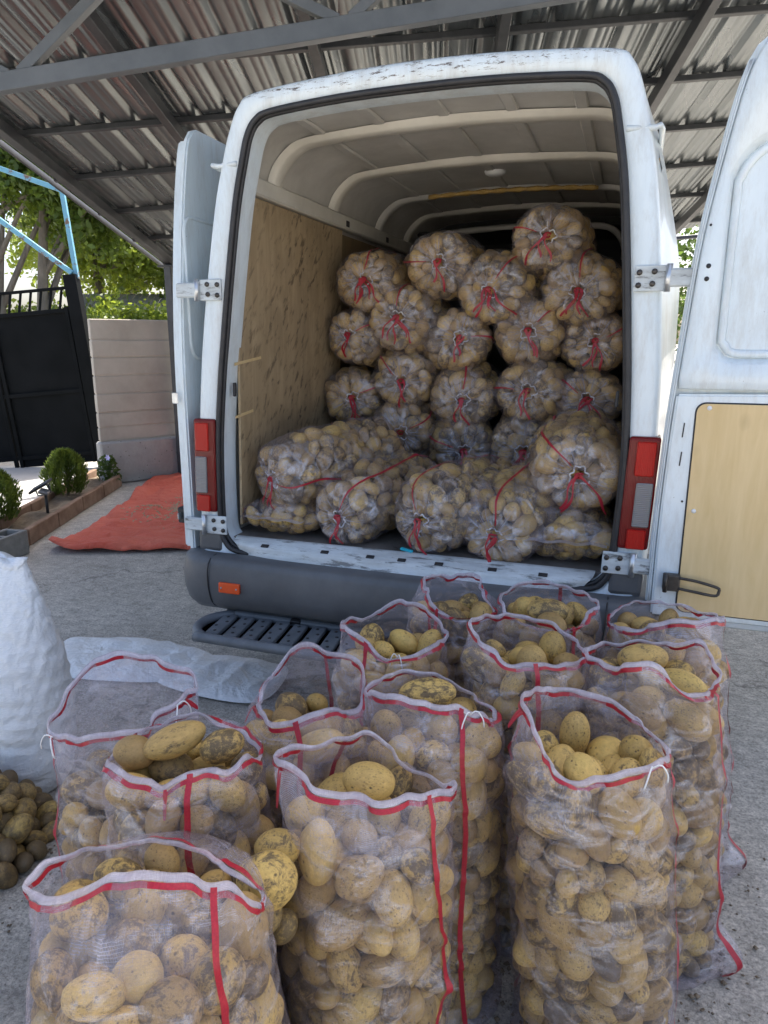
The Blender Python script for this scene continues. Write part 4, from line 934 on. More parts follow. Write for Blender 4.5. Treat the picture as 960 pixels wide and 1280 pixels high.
    # the sheet, with a seam column so that UVs run on
    Gs = np.concatenate([G, G[:, :1]], 1); uv = np.stack(np.broadcast_arrays(ucol[None] + seed * 1.7, L[:, None] + seed * 0.9), -1)
    bag = mesh('mesh_bag', Gs.reshape(-1, 3), grid_faces(NT_ + 1, len(G), False), M['mesh'], root, True, uv.reshape(-1, 2))
    bag.data.materials.append(M['mesh_top']); mi = np.zeros(len(bag.data.polygons), dtype=np.int32); mi[(nb + 6) * NT_:] = 1; bag.data.polygons.foreach_set('material_index', mi)
    seg = np.linalg.norm(np.diff(G, axis=0), axis=2); LR = np.concatenate([np.cumsum(seg[::-1], 0)[::-1], np.zeros((1, NT_))])      # cloth length up to the rim, per column
    RW = np.arange(len(G))[::-1].astype(float)
    def rowat(s, c): return np.array([np.interp(s_, LR[::-1, int(round(c_)) % NT_], RW) for s_, c_ in zip(np.broadcast_to(s, np.shape(c)), c)])
    cols = np.arange(NT_)
    def at(s, c, off): 
        rr = rowat(s, c); return sample(G, rr, c) + sample(NG, rr, c) * (off[..., None] if np.ndim(off) else off)
    hw = 0.0105; zup = np.array([0, 0, 0.0025])
    rowsH = [at(hw, cols, -0.003), at(0.004, cols, -0.0035), at(0.0, cols, 0.0) + zup, at(0.004, cols, 0.0035), at(hw, cols, 0.003)]
    mesh('hem', np.concatenate([np.concatenate([q, q[:1]]) for q in rowsH]), grid_faces(NT_ + 1, 5, False), M['hem'], root, True, np.stack(np.broadcast_arrays(ucol[None] + seed, np.arange(5)[:, None] * 0.008), -1).reshape(-1, 2))
    u = cols / NT_; off = 0.0042 * np.tanh(4 * np.sin(2 * np.pi * (u * 7 + 0.13 * seed)) + 0.9)
    rb = [at(0.0120, cols, off), at(0.0165, cols, off * 1.05), at(0.0210, cols, off)]
    mesh('rim_ribbon', np.concatenate([np.concatenate([q, q[:1]]) for q in rb]), grid_faces(NT_ + 1, 3, False), M['ribbon'], root, True)
    tc = math.atan2(CAMD[1] - cy, CAMD[0] - cx)
    for i, ph in enumerate(stripes):
        c0 = ((tc + ph) / (2 * np.pi)) * NT_; ss = np.linspace(0.004, L[-1] - L[3] - 0.0, 130); wv = Noise(1, 5, 40 + seed + i, 4, 14)(ss[:, None]) * wig * 2.2 * smooth01((ss - 0.05) / 0.15)
        dc = 0.0056 / (2 * np.pi * r / NT_); e = [at(ss, c0 + wv + k * dc, 0.0040) for k in (-1, 0, 1)]
        strip('red_stripe', e, M['ribbon'], root)
    for ph, ln, side in loops:
        c0 = int(((tc + ph) / (2 * np.pi)) * NT_) % NT_; t = np.linspace(0, 1, 24); o = at(np.array([0.014]), np.array([c0]), 0.006)[0]; nn = sample(NG, np.array([len(G) - 4.0]), np.array([float(c0)]))[0]; tg = np.array([-nn[1], nn[0], 0.0])
        C = o + tg[None] * (side * 0.030 * np.sin(np.pi * t) + 0.012 * t)[:, None] + nn[None] * (0.016 * np.sin(np.pi * t))[:, None] + np.array([0, 0, -1.0])[None] * (ln * np.sin(np.pi * t) ** 1.3)[:, None]
        sdv = np.cross(np.gradient(C, axis=0), nn + [0, 0, .3]); sdv /= np.linalg.norm(sdv, axis=1)[:, None] + 1e-9
        strip('ribbon_loop', [C - sdv * .004, C + nn * .001, C + sdv * .004], M['ribbon'], root)
    for ph in cords:
        c0 = int(((tc + ph) / (2 * np.pi)) * NT_) % NT_; o = at(np.array([0.006]), np.array([c0]), 0.005)[0]; nn = sample(NG, np.array([len(G) - 4.0]), np.array([float(c0)]))[0]; tg = np.array([-nn[1], nn[0], 0.0])
        for sg in (-1, 1): tube('draw_cord', catmull([o, o + nn * .010 + tg * sg * .012 + [0, 0, .006], o + nn * .016 + tg * sg * .026 + [0, 0, -.016], o + nn * .014 + tg * sg * .030 + [0, 0, -.034]], 10, False), .0016, M['whiteplastic'], root, 5)
    OPEN[key] = dict(root=root, c=rc, base=base, r=r, zr=rim[:, 2].min(), E=E, zf=zf, label=label, G=G, at=at)
    return root

RIMS = {
'A':(0.2,-1.94,[(0.033, -2.016, 0.78), (0.037, -1.956, 0.777), (0.078, -1.919, 0.785), (0.135, -1.887, 0.779), (0.204, -1.861, 0.77), (0.254, -1.851, 0.748), (0.277, -1.848, 0.731), (0.357, -1.88, 0.722), (0.353, -1.935, 0.792), (0.323, -1.96, 0.821), (0.277, -1.988, 0.847), (0.235, -2.006, 0.85), (0.196, -2.019, 0.842), (0.152, -2.028, 0.819), (0.102, -2.032, 0.798)]), 
'B':(0.417,-1.58,[(0.262, -1.644, 0.828), (0.268, -1.579, 0.805), (0.303, -1.536, 0.787), (0.357, -1.501, 0.799), (0.395, -1.487, 0.802), (0.435, -1.477, 0.772), (0.463, -1.475, 0.738), (0.532, -1.486, 0.735), (0.588, -1.529, 0.756), (0.571, -1.571, 0.768), (0.527, -1.627, 0.787), (0.473, -1.66, 0.791), (0.417, -1.679, 0.794), (0.376, -1.685, 0.806), (0.33, -1.682, 0.828), (0.289, -1.667, 0.833)]), 
'C':(0.818,-1.33,[(0.684, -1.348, 0.875), (0.735, -1.208, 0.823), (0.83, -1.182, 0.817), (0.886, -1.195, 0.796), (0.937, -1.232, 0.769), (0.968, -1.339, 0.795), (0.912, -1.445, 0.819), (0.838, -1.476, 0.8), (0.808, -1.478, 0.777), (0.771, -1.472, 0.779), (0.743, -1.461, 0.81), (0.712, -1.441, 0.861)]), 
'D':(0.94,-0.97,[(0.783, -0.993, 0.834), (0.826, -0.897, 0.812), (0.933, -0.844, 0.814), (1.006, -0.846, 0.821), (1.064, -0.876, 0.847), (1.092, -0.921, 0.812), (1.089, -0.966, 0.78), (1.03, -1.063, 0.794), (0.985, -1.086, 0.818), (0.963, -1.093, 0.855), (0.935, -1.098, 0.865), (0.888, -1.097, 0.865), (0.857, -1.088, 0.84), (0.8, -1.045, 0.84)]), 
'J':(0.99,-0.62,[(0.833, -0.64, 0.772), (0.891, -0.534, 0.798), (0.972, -0.496, 0.802), (1.065, -0.499, 0.797), (1.116, -0.528, 0.789), (1.138, -0.616, 0.823), (1.065, -0.722, 0.84), (0.977, -0.749, 0.839), (0.924, -0.744, 0.811), (0.869, -0.716, 0.787)]), 
'E':(0.48,-1.275,[(0.327, -1.329, 0.81), (0.357, -1.246, 0.813), (0.413, -1.203, 0.81), (0.484, -1.178, 0.786), (0.528, -1.174, 0.771), (0.573, -1.18, 0.734), (0.603, -1.241, 0.745), (0.588, -1.319, 0.798), (0.534, -1.354, 0.82), (0.463, -1.374, 0.835), (0.399, -1.373, 0.833)]), 
'K':(0.156,-1.337,[(0.084, -1.372, 0.765), (0.061, -1.254, 0.792), (0.118, -1.223, 0.851), (0.19, -1.214, 0.832), (0.285, -1.263, 0.846), (0.302, -1.283, 0.809), (0.303, -1.312, 0.756), (0.278, -1.391, 0.784), (0.241, -1.427, 0.792), (0.202, -1.448, 0.773), (0.159, -1.459, 0.767), (0.133, -1.461, 0.79)]), 
'L':(-0.23,-1.46,[(-0.352, -1.581, 0.725), (-0.383, -1.507, 0.745), (-0.387, -1.439, 0.785), (-0.365, -1.383, 0.808), (-0.318, -1.336, 0.807), (-0.246, -1.308, 0.786), (-0.135, -1.335, 0.791), (-0.097, -1.371, 0.77), (-0.072, -1.472, 0.789), (-0.094, -1.535, 0.784), (-0.102, -1.547, 0.76), (-0.154, -1.592, 0.762), (-0.215, -1.612, 0.748), (-0.31, -1.595, 0.727)]), 
'M':(0.05,-1.63,[(-0.061, -1.704, 0.776), (-0.09, -1.611, 0.759), (-0.067, -1.573, 0.776), (-0.041, -1.548, 0.786), (0.012, -1.519, 0.796), (0.047, -1.511, 0.769), (0.111, -1.514, 0.756), (0.185, -1.565, 0.756), (0.193, -1.639, 0.802), (0.176, -1.675, 0.791), (0.14, -1.713, 0.801), (0.106, -1.733, 0.801), (0.08, -1.743, 0.783), (0.031, -1.751, 0.796)]), 
'F':(0.633,-0.968,[(0.502, -1.001, 0.876), (0.551, -0.874, 0.849), (0.646, -0.843, 0.833), (0.73, -0.861, 0.817), (0.786, -0.946, 0.802), (0.777, -0.989, 0.796), (0.731, -1.05, 0.813), (0.676, -1.081, 0.822), (0.621, -1.093, 0.81), (0.574, -1.089, 0.833), (0.534, -1.074, 0.86)]), 
'G':(0.269,-0.929,[(0.125, -0.985, 0.814), (0.159, -0.858, 0.784), (0.23, -0.815, 0.825), (0.301, -0.804, 0.82), (0.37, -0.824, 0.779), (0.402, -0.892, 0.771), (0.363, -1.014, 0.768), (0.319, -1.039, 0.759), (0.265, -1.053, 0.771), (0.194, -1.046, 0.817)]), 
'H':(0.343,-0.6,[(0.266, -0.621, 0.841), (0.322, -0.482, 0.811), (0.407, -0.499, 0.831), (0.441, -0.581, 0.786), (0.457, -0.639, 0.75), (0.422, -0.69, 0.744), (0.37, -0.717, 0.758), (0.322, -0.718, 0.809)]), 
'I':(0.656,-0.616,[(0.518, -0.647, 0.819), (0.569, -0.531, 0.829), (0.641, -0.499, 0.827), (0.726, -0.502, 0.817), (0.789, -0.597, 0.816), (0.766, -0.682, 0.797), (0.718, -0.717, 0.771), (0.635, -0.737, 0.776), (0.573, -0.725, 0.778), (0.531, -0.695, 0.809)]),
}
LAB = {
 'A': 'widest open mesh sack, at the bottom corner, one red stripe down its front',
 'B': 'open mesh sack in the front middle with one large potato lying inside its rim',
 'C': 'tall open mesh sack in front beside the bare concrete, full of small potatoes',
 'D': 'open mesh sack directly behind the tall front sack, two long potatoes at its mouth',
 'E': 'open mesh sack directly behind the front middle sack, tall red stripe on it',
 'F': 'open mesh sack in the second line from the van with round potatoes showing',
 'G': 'open mesh sack nearest the black step with drawstring ends tied at the front',
 'H': 'small narrow open mesh sack touching the van bumper',
 'I': 'wide mouthed open mesh sack nearest the van sill, five potatoes on top',
 'J': 'open mesh sack nearest the folded back plywood door',
 'K': 'wide open half filled mesh sack with potatoes sunk deep inside its mouth',
 'L': 'half empty mesh sack with tall loose rim beside the white full sack',
 'M': 'overfull mesh sack heaped with long potatoes above its rim',
}
fw2 = FWD[:2] / np.linalg.norm(FWD[:2]); rt2 = RT[:2]
def axis3(a, b, z=0.0): return np.array([rt2[0] * a + fw2[0] * b, rt2[1] * a + fw2[1] * b, z])
OPT = {
 'A': dict(r=.180, drop=-.015, stripes=(.45,), wig=.25, heroes=()),
 'B': dict(r=.166, drop=.03, stripes=(.85, 3.5), wig=.9, heroes=[((.415, -1.545, .735), axis3(1, -.15), (.056, .037, .035))], loops=[(-1.25,.05,1)]),
 'C': dict(r=.160, drop=.0, stripes=(1.45, -1.9), wig=.8, shift=(.05, .02), ears=((math.radians(-25), .055),), loops=[(-1.3,.05,-1),(1.1,.03,1)], cords=(.9,)),
 'D': dict(r=.158, drop=.0, stripes=(1.25,), wig=.8, shift=(.06, .02), ears=((math.radians(-15), .065),), heroes=[((.925, -.93, .80), axis3(1, .1), (.068, .038, .036)), ((1.01, -.99, .775), axis3(.5, -.7), (.062, .036, .034))], loops=[(.9,.02,1)]),
 'E': dict(r=.155, drop=.0, stripes=(.42,), wig=.5, heroes=[((.45, -1.24, .775), axis3(1, 0), (.066, .036, .034))], cords=(.55,)),
 'F': dict(r=.158, drop=.0, stripes=(.2,), wig=.4),
 'G': dict(r=.156, drop=.0, stripes=(-.55, 2.4), wig=.4, cords=(.1,)),
 'H': dict(r=.145, drop=-.02, stripes=(-.4,), wig=.4, cords=(.6,)),
 'I': dict(r=.155, drop=-.02, stripes=(.5, 2.9), wig=.4, heroes=[((.66, -.66, .79), axis3(1, 0), (.064, .04, .036))]),
 'J': dict(r=.160, drop=-.015, stripes=(1.55,), wig=.7, shift=(.07, .02), ears=((math.radians(-5), .055),)),
 'K': dict(r=.152, drop=.025, stripes=(-.15, 2.75), wig=.4, loops=[(-1.4,.035,1)]),
 'L': dict(r=.165, drop=.16, stripes=(-1.35,), wig=.5, loops=[(.9,.03,1)], cords=(.75,-1.3)),
 'M': dict(r=.155, drop=-.02, stripes=(-.05,), wig=.6, heroes=[((.035, -1.635, .80), axis3(.85, .5, .22), (.060, .031, .030)), ((-.04, -1.665, .78), axis3(.8, -.2), (.044, .035, .032)), ((.12, -1.60, .785), axis3(.7, .5), (.044, .038, .034))], loops=[(-.3,.055,1)]),
}
for i, (k, (cx, cy, pts)) in enumerate(RIMS.items()): open_sack(k, cx, cy, pts, LAB[k], seed=i + 1, **OPT[k])

# ------------------------------------------------------------------ closed sacks in the van
def mat_tied():
    """as the open mesh, with the cloth gathered white round the tied neck (UV v runs from the neck)"""
    m = M['mesh_tied'].copy(); m.name = 'sack_mesh_gathered'; t = m.node_tree
    tc = t.nodes.new('ShaderNodeTexCoord'); sx = t.nodes.new('ShaderNodeSeparateXYZ'); t.links.new(tc.outputs['UV'], sx.inputs[0])
    rp = t.nodes.new('ShaderNodeMapRange'); rp.inputs[1].default_value = 0.01; rp.inputs[2].default_value = 0.17; rp.inputs[3].default_value = 1.0; rp.inputs[4].default_value = 0.0; t.links.new(sx.outputs[1], rp.inputs[0])
    mp = t.nodes.new('ShaderNodeMapping'); mp.inputs['Scale'].default_value = (90, 5, 1); t.links.new(tc.outputs['UV'], mp.inputs[0])
    nz = t.nodes.new('ShaderNodeTexNoise'); nz.inputs['Scale'].default_value = 1.0; nz.inputs['Detail'].default_value = 3; t.links.new(mp.outputs[0], nz.inputs['Vector'])
    r2 = t.nodes.new('ShaderNodeMapRange'); r2.inputs[1].default_value = 0.45; r2.inputs[2].default_value = 0.70; r2.inputs[3].default_value = 0.0; r2.inputs[4].default_value = 0.55; t.links.new(nz.outputs[0], r2.inputs[0])
    mu = t.nodes.new('ShaderNodeMath'); mu.operation = 'MULTIPLY'; t.links.new(rp.outputs[0], mu.inputs[0]); t.links.new(r2.outputs[0], mu.inputs[1])
    for n in t.nodes:
        if n.type == 'MIX_SHADER' and n.inputs[1].links and n.inputs[1].links[0].from_node.type == 'BSDF_TRANSPARENT':
            src = n.inputs[0].links[0].from_socket; ad = t.nodes.new('ShaderNodeMath'); ad.operation = 'ADD'; ad.use_clamp = True
            t.links.new(src, ad.inputs[0]); t.links.new(mu.outputs[0], ad.inputs[1]); t.links.new(ad.outputs[0], n.inputs[0]); break
    return m
M['tied'] = mat_tied()
def closed_sack(loc, d, r, L, label, seed, neck=(0, 0), kind='tied', stripe=0.6, keep=0.5, squash=(1.04, 0.95), nv=62, tails=3):
    loc = np.array(loc, float); d = np.array(d, float); d /= np.linalg.norm(d); up = np.array([0, 0, 1.0]); xr = np.cross(d, up); xr /= np.linalg.norm(xr); uv_ = np.cross(xr, d)
    B = np.stack([xr, uv_, d], 1)                                     # local (right, up, into the van) -> world
    root = empty('tied_mesh_sack' if kind == 'tied' else 'sewn_mesh_sack', loc); tag(root, label, 'sack', 'closed mesh sacks of potatoes in the van')
    k = r / 0.176
    if kind == 'tied':
        pf = [(.032, .026), (.020, .030), (.010, .040), (.004, .065), (.010, .105), (.032, .138), (.070, .160), (.13, .172), (.22, .177)]
        pf = [(w, q * k, q * k) for w, q in pf]
    else:
        pf = [(-.015, .97 * r, .003), (0, .99 * r, .006), (.03, 1.02 * r, .04), (.07, 1.04 * r, .30 * r + .04), (.13, 1.04 * r, .78 * r), (.22, 1.0 * r, .95 * r)]
    pf += [(w, r * 1.0, r * 1.0) for w in np.linspace(.30, L - .10, 4)] + [(L - .04, r * .82, r * .82), (L, r * .35, r * .35)]
    pf = catmull(np.array(pf), nv, False); w, ax, ay = pf[:, 0], pf[:, 1] * squash[0], pf[:, 2] * squash[1]
    n = 112; th = np.arange(n) * 2 * np.pi / n
    cyl = np.clip(1 - np.clip(w, 0, None) / 0.24, 0, 1) ** 1.5
    nzx = Noise(2, 8, 60 + seed, 1.0, 3.5)
    lob = 1 + 0.05 * nzx(np.stack(np.broadcast_arrays(np.cos(th)[None] * 1.5 + w[:, None] * 3, np.sin(th)[None] * 1.5), -1))
    X = ax[:, None] * np.cos(th)[None] * lob + cyl[:, None] * neck[0]; Y = ay[:, None] * np.sin(th)[None] * lob + cyl[:, None] * neck[1]
    flat = -r * squash[1] * 0.90; Y = np.where(Y < flat, flat + (Y - flat) * 0.35, Y)
    P0 = np.stack([X, Y, np.broadcast_to(w[:, None], X.shape)], -1)
    wm = np.maximum.accumulate(w + np.arange(len(w)) * 1e-6); o = np.argmin(w)
    P, pr = pack(w[o:] + np.arange(len(w) - o) * 1e-7, ax[o:], ay[o:], 0.015, L - 0.02, (0, -0.6, 0), frac=0.66, it=90, big=1.06)
    cp = np.interp(P[:, 2], w[o:], cyl[o:]); P[:, 0] += cp * neck[0]; P[:, 1] += cp * neck[1]
    E = ellipsoids(P, pr)
    N = grid_normals(P0); 
    if (N[nv // 2, :, :2] * P0[nv // 2, :, :2]).sum() < 0: N = -N
    N[0] = N[2]; N[1] = N[2]
    rho = np.minimum(ax, ay if kind == 'tied' else ax); hm = -0.015 * smooth01((rho / k - 0.036) / 0.045) if kind == 'tied' else -0.018 * smooth01(w / 0.10)
    h = wrap(P0, N, E, np.repeat(hm[:, None], n, 1), 0.04, it=60)
    s = np.r_[0, np.cumsum(np.linalg.norm(np.diff(P0, axis=0), axis=2).mean(1))]
    if kind == 'tied':
        pl = (np.sin(th * 17 + seed) + np.sin(th * 29 + 2 * seed) * 0.7 + np.sin(th * 43 + 3 * seed) * 0.4)
        h = h + pl[None] * (0.0030 * np.exp(-(s[:, None] / 0.065) ** 2))
    else:
        h = h + (0.004 * np.sin(th * 23 + seed) * np.exp(-((w[:, None]) / 0.10) ** 2))
    h = h + 0.0013 * Noise(2, 14, seed + 9, 6, 22)(np.stack(np.broadcast_arrays(th[None] * 1.2, s[:, None] * 12), -1)).clip(0)
    G = P0 + N * h[..., None]; W = G @ B.T + loc; NW = N @ B.T
    Gs = np.concatenate([W, W[:, :1]], 1); ucol = np.arange(n + 1) / n * 2 * np.pi * r
    voff = 0.0 if kind == 'tied' else 0.3
    mesh('mesh_bag', Gs.reshape(-1, 3), grid_faces(n + 1, nv, False), M['tied'], root, True, np.stack(np.broadcast_arrays(ucol[None] + seed * 1.3, s[:, None] + voff), -1).reshape(-1, 2))
    q = np.sqrt((P[:, 0] / np.interp(P[:, 2], w[o:], ax[o:])) ** 2 + (P[:, 1] / np.interp(P[:, 2], w[o:], ay[o:])) ** 2)
    Ek = [(e[0] @ B.T + loc, B @ e[1], e[2]) for e, qq, pw in zip(E, q, P[:, 2]) if pw < keep + .08]
    potato_mass(Ek, 'potato_filling', root)
    def at(row, col, off): return sample(W, row, col) + sample(NW, row, col) * off
    if kind == 'tied':
        a = np.arange(60) * 2 * np.pi / 60; wob = 1 + 0.16 * np.sin(a * 3 + seed) + 0.12 * np.sin(a * 7 + 2 * seed)
        ringp = np.stack([neck[0] + .034 * k * wob * np.cos(a), neck[1] + .033 * k * wob * np.sin(a), .012 + .006 * np.sin(a * 5 + seed)], 1) @ B.T + loc
        tube('draw_cord', ringp, .0032, M['whiteplastic'], root, 6, True)
        parts = []
        for t in range(tails):
            x0 = rng.uniform(-.02, .02); dx = rng.uniform(-.55, .55) + (t - (tails - 1) / 2) * 0.35; ln = rng.uniform(.07, .14); tt = np.linspace(0, 1, 12)
            px = neck[0] + x0 + dx * ln * tt + 0.012 * np.sin(tt * 6 + t + seed); py = neck[1] + .008 - .03 * tt - ln * tt * 0.95
            rr_ = np.sqrt((px - neck[0]) ** 2 + (py - neck[1]) ** 2) / k
            pz = np.interp(rr_, [.0, .03, .065, .105, .138, .16, .2], [.004, -.004, -.010, -.006, .010, .035, .06]) - 0.012 - 0.006 * np.sin(tt * 5 + seed)
            C = np.stack([px, py, pz], 1); T = np.gradient(C, axis=0); sd = np.cross(T, [0, 0, 1.0]); sd /= np.linalg.norm(sd, axis=1)[:, None] + 1e-9
            wd = 0.0042 * (1 + 0.4 * np.sin(tt * 9 + t)); Vv = np.stack([C - sd * wd[:, None], C + [0, 0, -.001], C + sd * wd[:, None]], 0).reshape(-1, 3) @ B.T + loc
            parts.append((Vv, grid_faces(12, 3, False)))
        V_, F_ = merge(parts); mesh('tie_ribbon', V_, F_, M['ribbon'], root, True)
        a = np.linspace(0.3, 5.6, 26); kn = np.stack([neck[0] + .016 * np.cos(a), neck[1] + .010 * np.sin(a) + .004, -.004 + .004 * np.sin(3 * a)], 1) @ B.T + loc; tube('tie_knot', kn, .0042, M['ribbon'], root, 6)
    else:
        a = np.linspace(-1, 1, 30); e = [np.stack([a * r * 1.0, np.full(30, dy) + 0.004 * np.sin(a * 9 + seed), np.full(30, dz)], 1) @ B.T + loc for dy, dz in ((.006, -.035), (0.004, -.018), (.008, .0))]; strip('sewn_seam', e, M['hem'], root, uv=np.stack(np.broadcast_arrays(a[None] * .2, np.arange(3)[:, None] * .01), -1).reshape(-1, 2))
    r0 = 4 if kind == 'tied' else 1
    rows = np.linspace(r0, nv - 4, 70); c0 = (math.pi / 2 - stripe) / (2 * np.pi) * n; wv = Noise(1, 5, seed, 0.05, 0.25)(rows[:, None]) * 1.4
    dc = 0.006 / (2 * np.pi * r / n)
    taper = np.clip(0.25 / np.clip(np.interp(rows, np.arange(nv), rho) / r, .1, 1), .8, 2.2)
    e = [at(rows, c0 + wv + q * dc * taper, 0.0035) for q in (-1, 0, 1)]; strip('red_stripe', e, M['ribbon'], root)
    return root

ORD = ['first', 'second', 'third', 'fourth', 'fifth']
YB = 0.98
def back(x, z): return (x, z)
STACK = [ # row phrase, [(x, z, r, dy)]
 ('top row of the stack', [(-.560, 1.888, .172, .0), (-.150, 1.940, .170, -.02), (.165, 1.838, .178, -.03), (.598, 1.832, .178, -.02)]),
 ('second row of the stack', [(-.612, 1.582, .155, .05), (-.315, 1.680, .180, .0), (-.032, 1.573, .170, .02), (.322, 1.628, .178, .0), (.640, 1.578, .165, .03)]),
 ('third row of the stack', [(-.650, 1.287, .165, .03), (-.335, 1.380, .172, .0), (-.008, 1.303, .172, .0), (.348, 1.326, .188, -.03), (.655, 1.302, .165, .0)]),
 ('fourth row of the stack', [(-.60, 1.06, .165, .10), (-.342, 1.100, .172, -.02), (.0, 1.037, .175, -.02), (.382, 1.066, .180, -.03), (.70, 1.06, .165, .02)]),
 ('bottom row behind', [(-.30, .872, .165, .02), (.17, .868, .165, .05), (.62, .868, .165, .05)]),
]
sd = 1
closed_sack((.415, YB - .05, 2.052), (.03, 1, .02), .182, .52, 'tied mesh sack of potatoes lying alone on the very top of the stack', sd, neck=(.0, .01), stripe=-1.2, keep=.34)
for rowname, items in STACK:
    for i, (x, z, rr, dy) in enumerate(items):
        sd += 1
        closed_sack((x, YB + dy - .03, z), (rng.normal(0, .12), 1, rng.normal(0, .06)), rr * 1.055, .50, 'tied mesh sack, %s from the speckled plywood wall in the %s' % (ORD[i], rowname), sd,
                    neck=(rng.uniform(-.035, .04), rng.uniform(-.045, .03)), stripe=rng.uniform(-1.5, 1.5), keep=.30, tails=int(rng.integers(2, 6)), nv=52, squash=(rng.uniform(.98, 1.10), rng.uniform(.88, .99)))
closed_sack((-.635, .07, .705 + .085), (.05, 1, 0), .150, .62, 'sewn flat end of a mesh sack on the van floor by the plywood wall', 41, kind='sewn', stripe=-1.2, squash=(1.2, .78), keep=.5)
closed_sack((-.640, .10, 1.010), (.42, .9, .02), .182, .72, 'large tied mesh sack lying on a flat sewn sack by the plywood wall', 42, neck=(-.03, -.045), stripe=1.75, keep=.7, nv=80)
closed_sack((-.315, .07, .878), (.27, .96, .0), .178, .66, 'tied mesh sack on the van floor, first of the three in front of the stack', 43, neck=(-.01, -.055), stripe=.5, keep=.66, nv=76)
closed_sack((.055, .05, .886), (.40, .92, .0), .186, .68, 'tied mesh sack on the van floor behind the turquoise knife, middle of three', 44, neck=(-.01, -.045), stripe=-.2, keep=.68, nv=76)
closed_sack((.378, .04, .876), (.20, .97, .02), .176, .66, 'tied mesh sack on the van floor at the sill, third of the three in front', 45, neck=(-.015, -.07), stripe=.05, keep=.66, nv=76)
closed_sack((.645, .06, .705 + .10), (-.02, 1, 0), .160, .62, 'sewn flat end of a mesh sack on the van floor under the plump sack', 46, kind='sewn', stripe=1.25, squash=(1.14, .86), keep=.5)
closed_sack((.655, .13, 1.075), (-.03, 1, .02), .188, .62, 'plump tied mesh sack lying on a sewn sack beside the red tail light', 47, neck=(.025, -.015), stripe=-.7, keep=.62, nv=72)

# ------------------------------------------------------------------ loose potatoes
LOOSE = 0
def loose(E, label, group):
    global LOOSE
    for C, R, S in E: potato(C, R, S, label, group, True); LOOSE += 1
Pp, pr = pack(np.array([0, .05, .12, .2]), np.array([.30, .28, .23, .15]), np.array([.30, .28, .23, .15]), 0.0, .23, (0, 0, -1), .66, 200); Pp[:, 0] -= 1.06; Pp[:, 1] -= 1.31
loose([e for e in ellipsoids(Pp, pr * .97) if (e[0] - CAM) @ RT / ((e[0] - CAM) @ FWD) > -.585], 'shaded brown potato in the loose pile on the concrete beside the white sack', 'loose potatoes in the pile on the ground')
for (C, S, lab) in (((.322, -1.795, .680), (.052, .046, .043), 'large round yellow potato wedged between the two front sacks'), ((.285, -1.765, .665), (.040, .034, .032), 'small potato wedged behind the large round one between the front sacks'), ((.300, -1.715, .680), (.040, .033, .032), 'upper small potato wedged between the heaped sack and the front middle sack')):
    potato(C, rand_rot(axis3(1, .3)), S, lab, None); LOOSE += 1

Pw, pw = pack(np.array([0, .3, .66]), np.array([.055, .062, .068]), np.array([.055, .062, .068]), 0.0, .655, (0, 0, -1), .80, 120); Pw[:, 0] += .288; Pw[:, 1] -= 1.762
loose([e for e in ellipsoids(Pw, pw) if e[0][2] > .55], 'dark brown potato fallen into the gap between the two front sacks', 'potatoes fallen between the sacks')
# potatoes of the standing sacks: the largest that show are things of their own, the rest is one filling part per sack
def project(P):
    v = np.asarray(P) - CAM; dd = v @ FWD; upv = np.cross(RT, FWD); return 480 + 880 * (v @ RT) / dd, 640 - 880 * (v @ upv) / dd, dd
for k, S in OPEN.items():
    for i, (C, R, Sz) in enumerate(S['E']):
        x, y, dd = project(C)
        if not (-20 < x < 980 and y < 1300): continue
        a = S['base'] + (S['c'][:2] - S['base']) * min(1, C[2] / S['zf']); rad = C[:2] - a; q = np.linalg.norm(rad) / S['r']; tocam = CAMD - C[:2]; tocam /= np.linalg.norm(tocam)
        facing = (rad / (np.linalg.norm(rad) + 1e-6)) @ tocam
        topmost = C[2] > S['zf'] - 0.085 and not any(j != i and e[0][2] > C[2] and np.linalg.norm(e[0][:2] - C[:2]) < 0.04 for j, e in enumerate(S['E']))
        if not (topmost or (q > 0.52 and facing > 0.05)): continue
        hid = False
        for k2, S2 in OPEN.items():
            if k2 == k: continue
            for f in np.linspace(0.35, 0.97, 40):
                p = CAM + (C - CAM) * f
                if p[2] < S2['zr'] - 0.02:
                    a2 = S2['base'] + (S2['c'][:2] - S2['base']) * min(1, p[2] / S2['zf'])
                    if np.linalg.norm(p[:2] - a2) < S2['r'] * 0.93: hid = True; break
            if hid: break
        if hid: continue
        CANDS.append((880 * Sz.mean() / dd * (1.6 if topmost else 1.0), k, i, topmost))
CANDS.sort(key=lambda t: -t[0]); PICK = CANDS[:300 - LOOSE]; chosen = {}
for s_, k, i, topm in PICK: chosen.setdefault(k, {})[i] = topm
SHORT = {'A': 'the widest front sack in the bottom corner', 'B': 'the front middle sack', 'C': 'the tall front sack by the bare concrete', 'D': 'the sack behind the tall front sack', 'E': 'the sack behind the front middle one', 'F': 'the sack in the second line from the van', 'G': 'the sack nearest the step', 'H': 'the narrow sack at the bumper', 'I': 'the wide mouthed sack at the sill', 'J': 'the sack by the plywood door', 'K': 'the wide open half filled sack', 'L': 'the half empty loose rimmed sack', 'M': 'the heaped sack'}
for k, S in OPEN.items():
    ch = chosen.get(k, {})
    for i, (C, R, Sz) in enumerate(S['E']):
        if i in ch:
            if ch[i]: potato(C, R, Sz, 'yellow potato lying in the mouth of ' + SHORT[k], 'potatoes on top of the open sacks')
            else: potato(C, R, Sz, 'potato seen through the mesh of ' + SHORT[k], 'potatoes behind the mesh of the open sacks')
    rest = [e for i, e in enumerate(S['E']) if i not in ch]
    potato_mass(rest, 'potato_filling', S['root'])

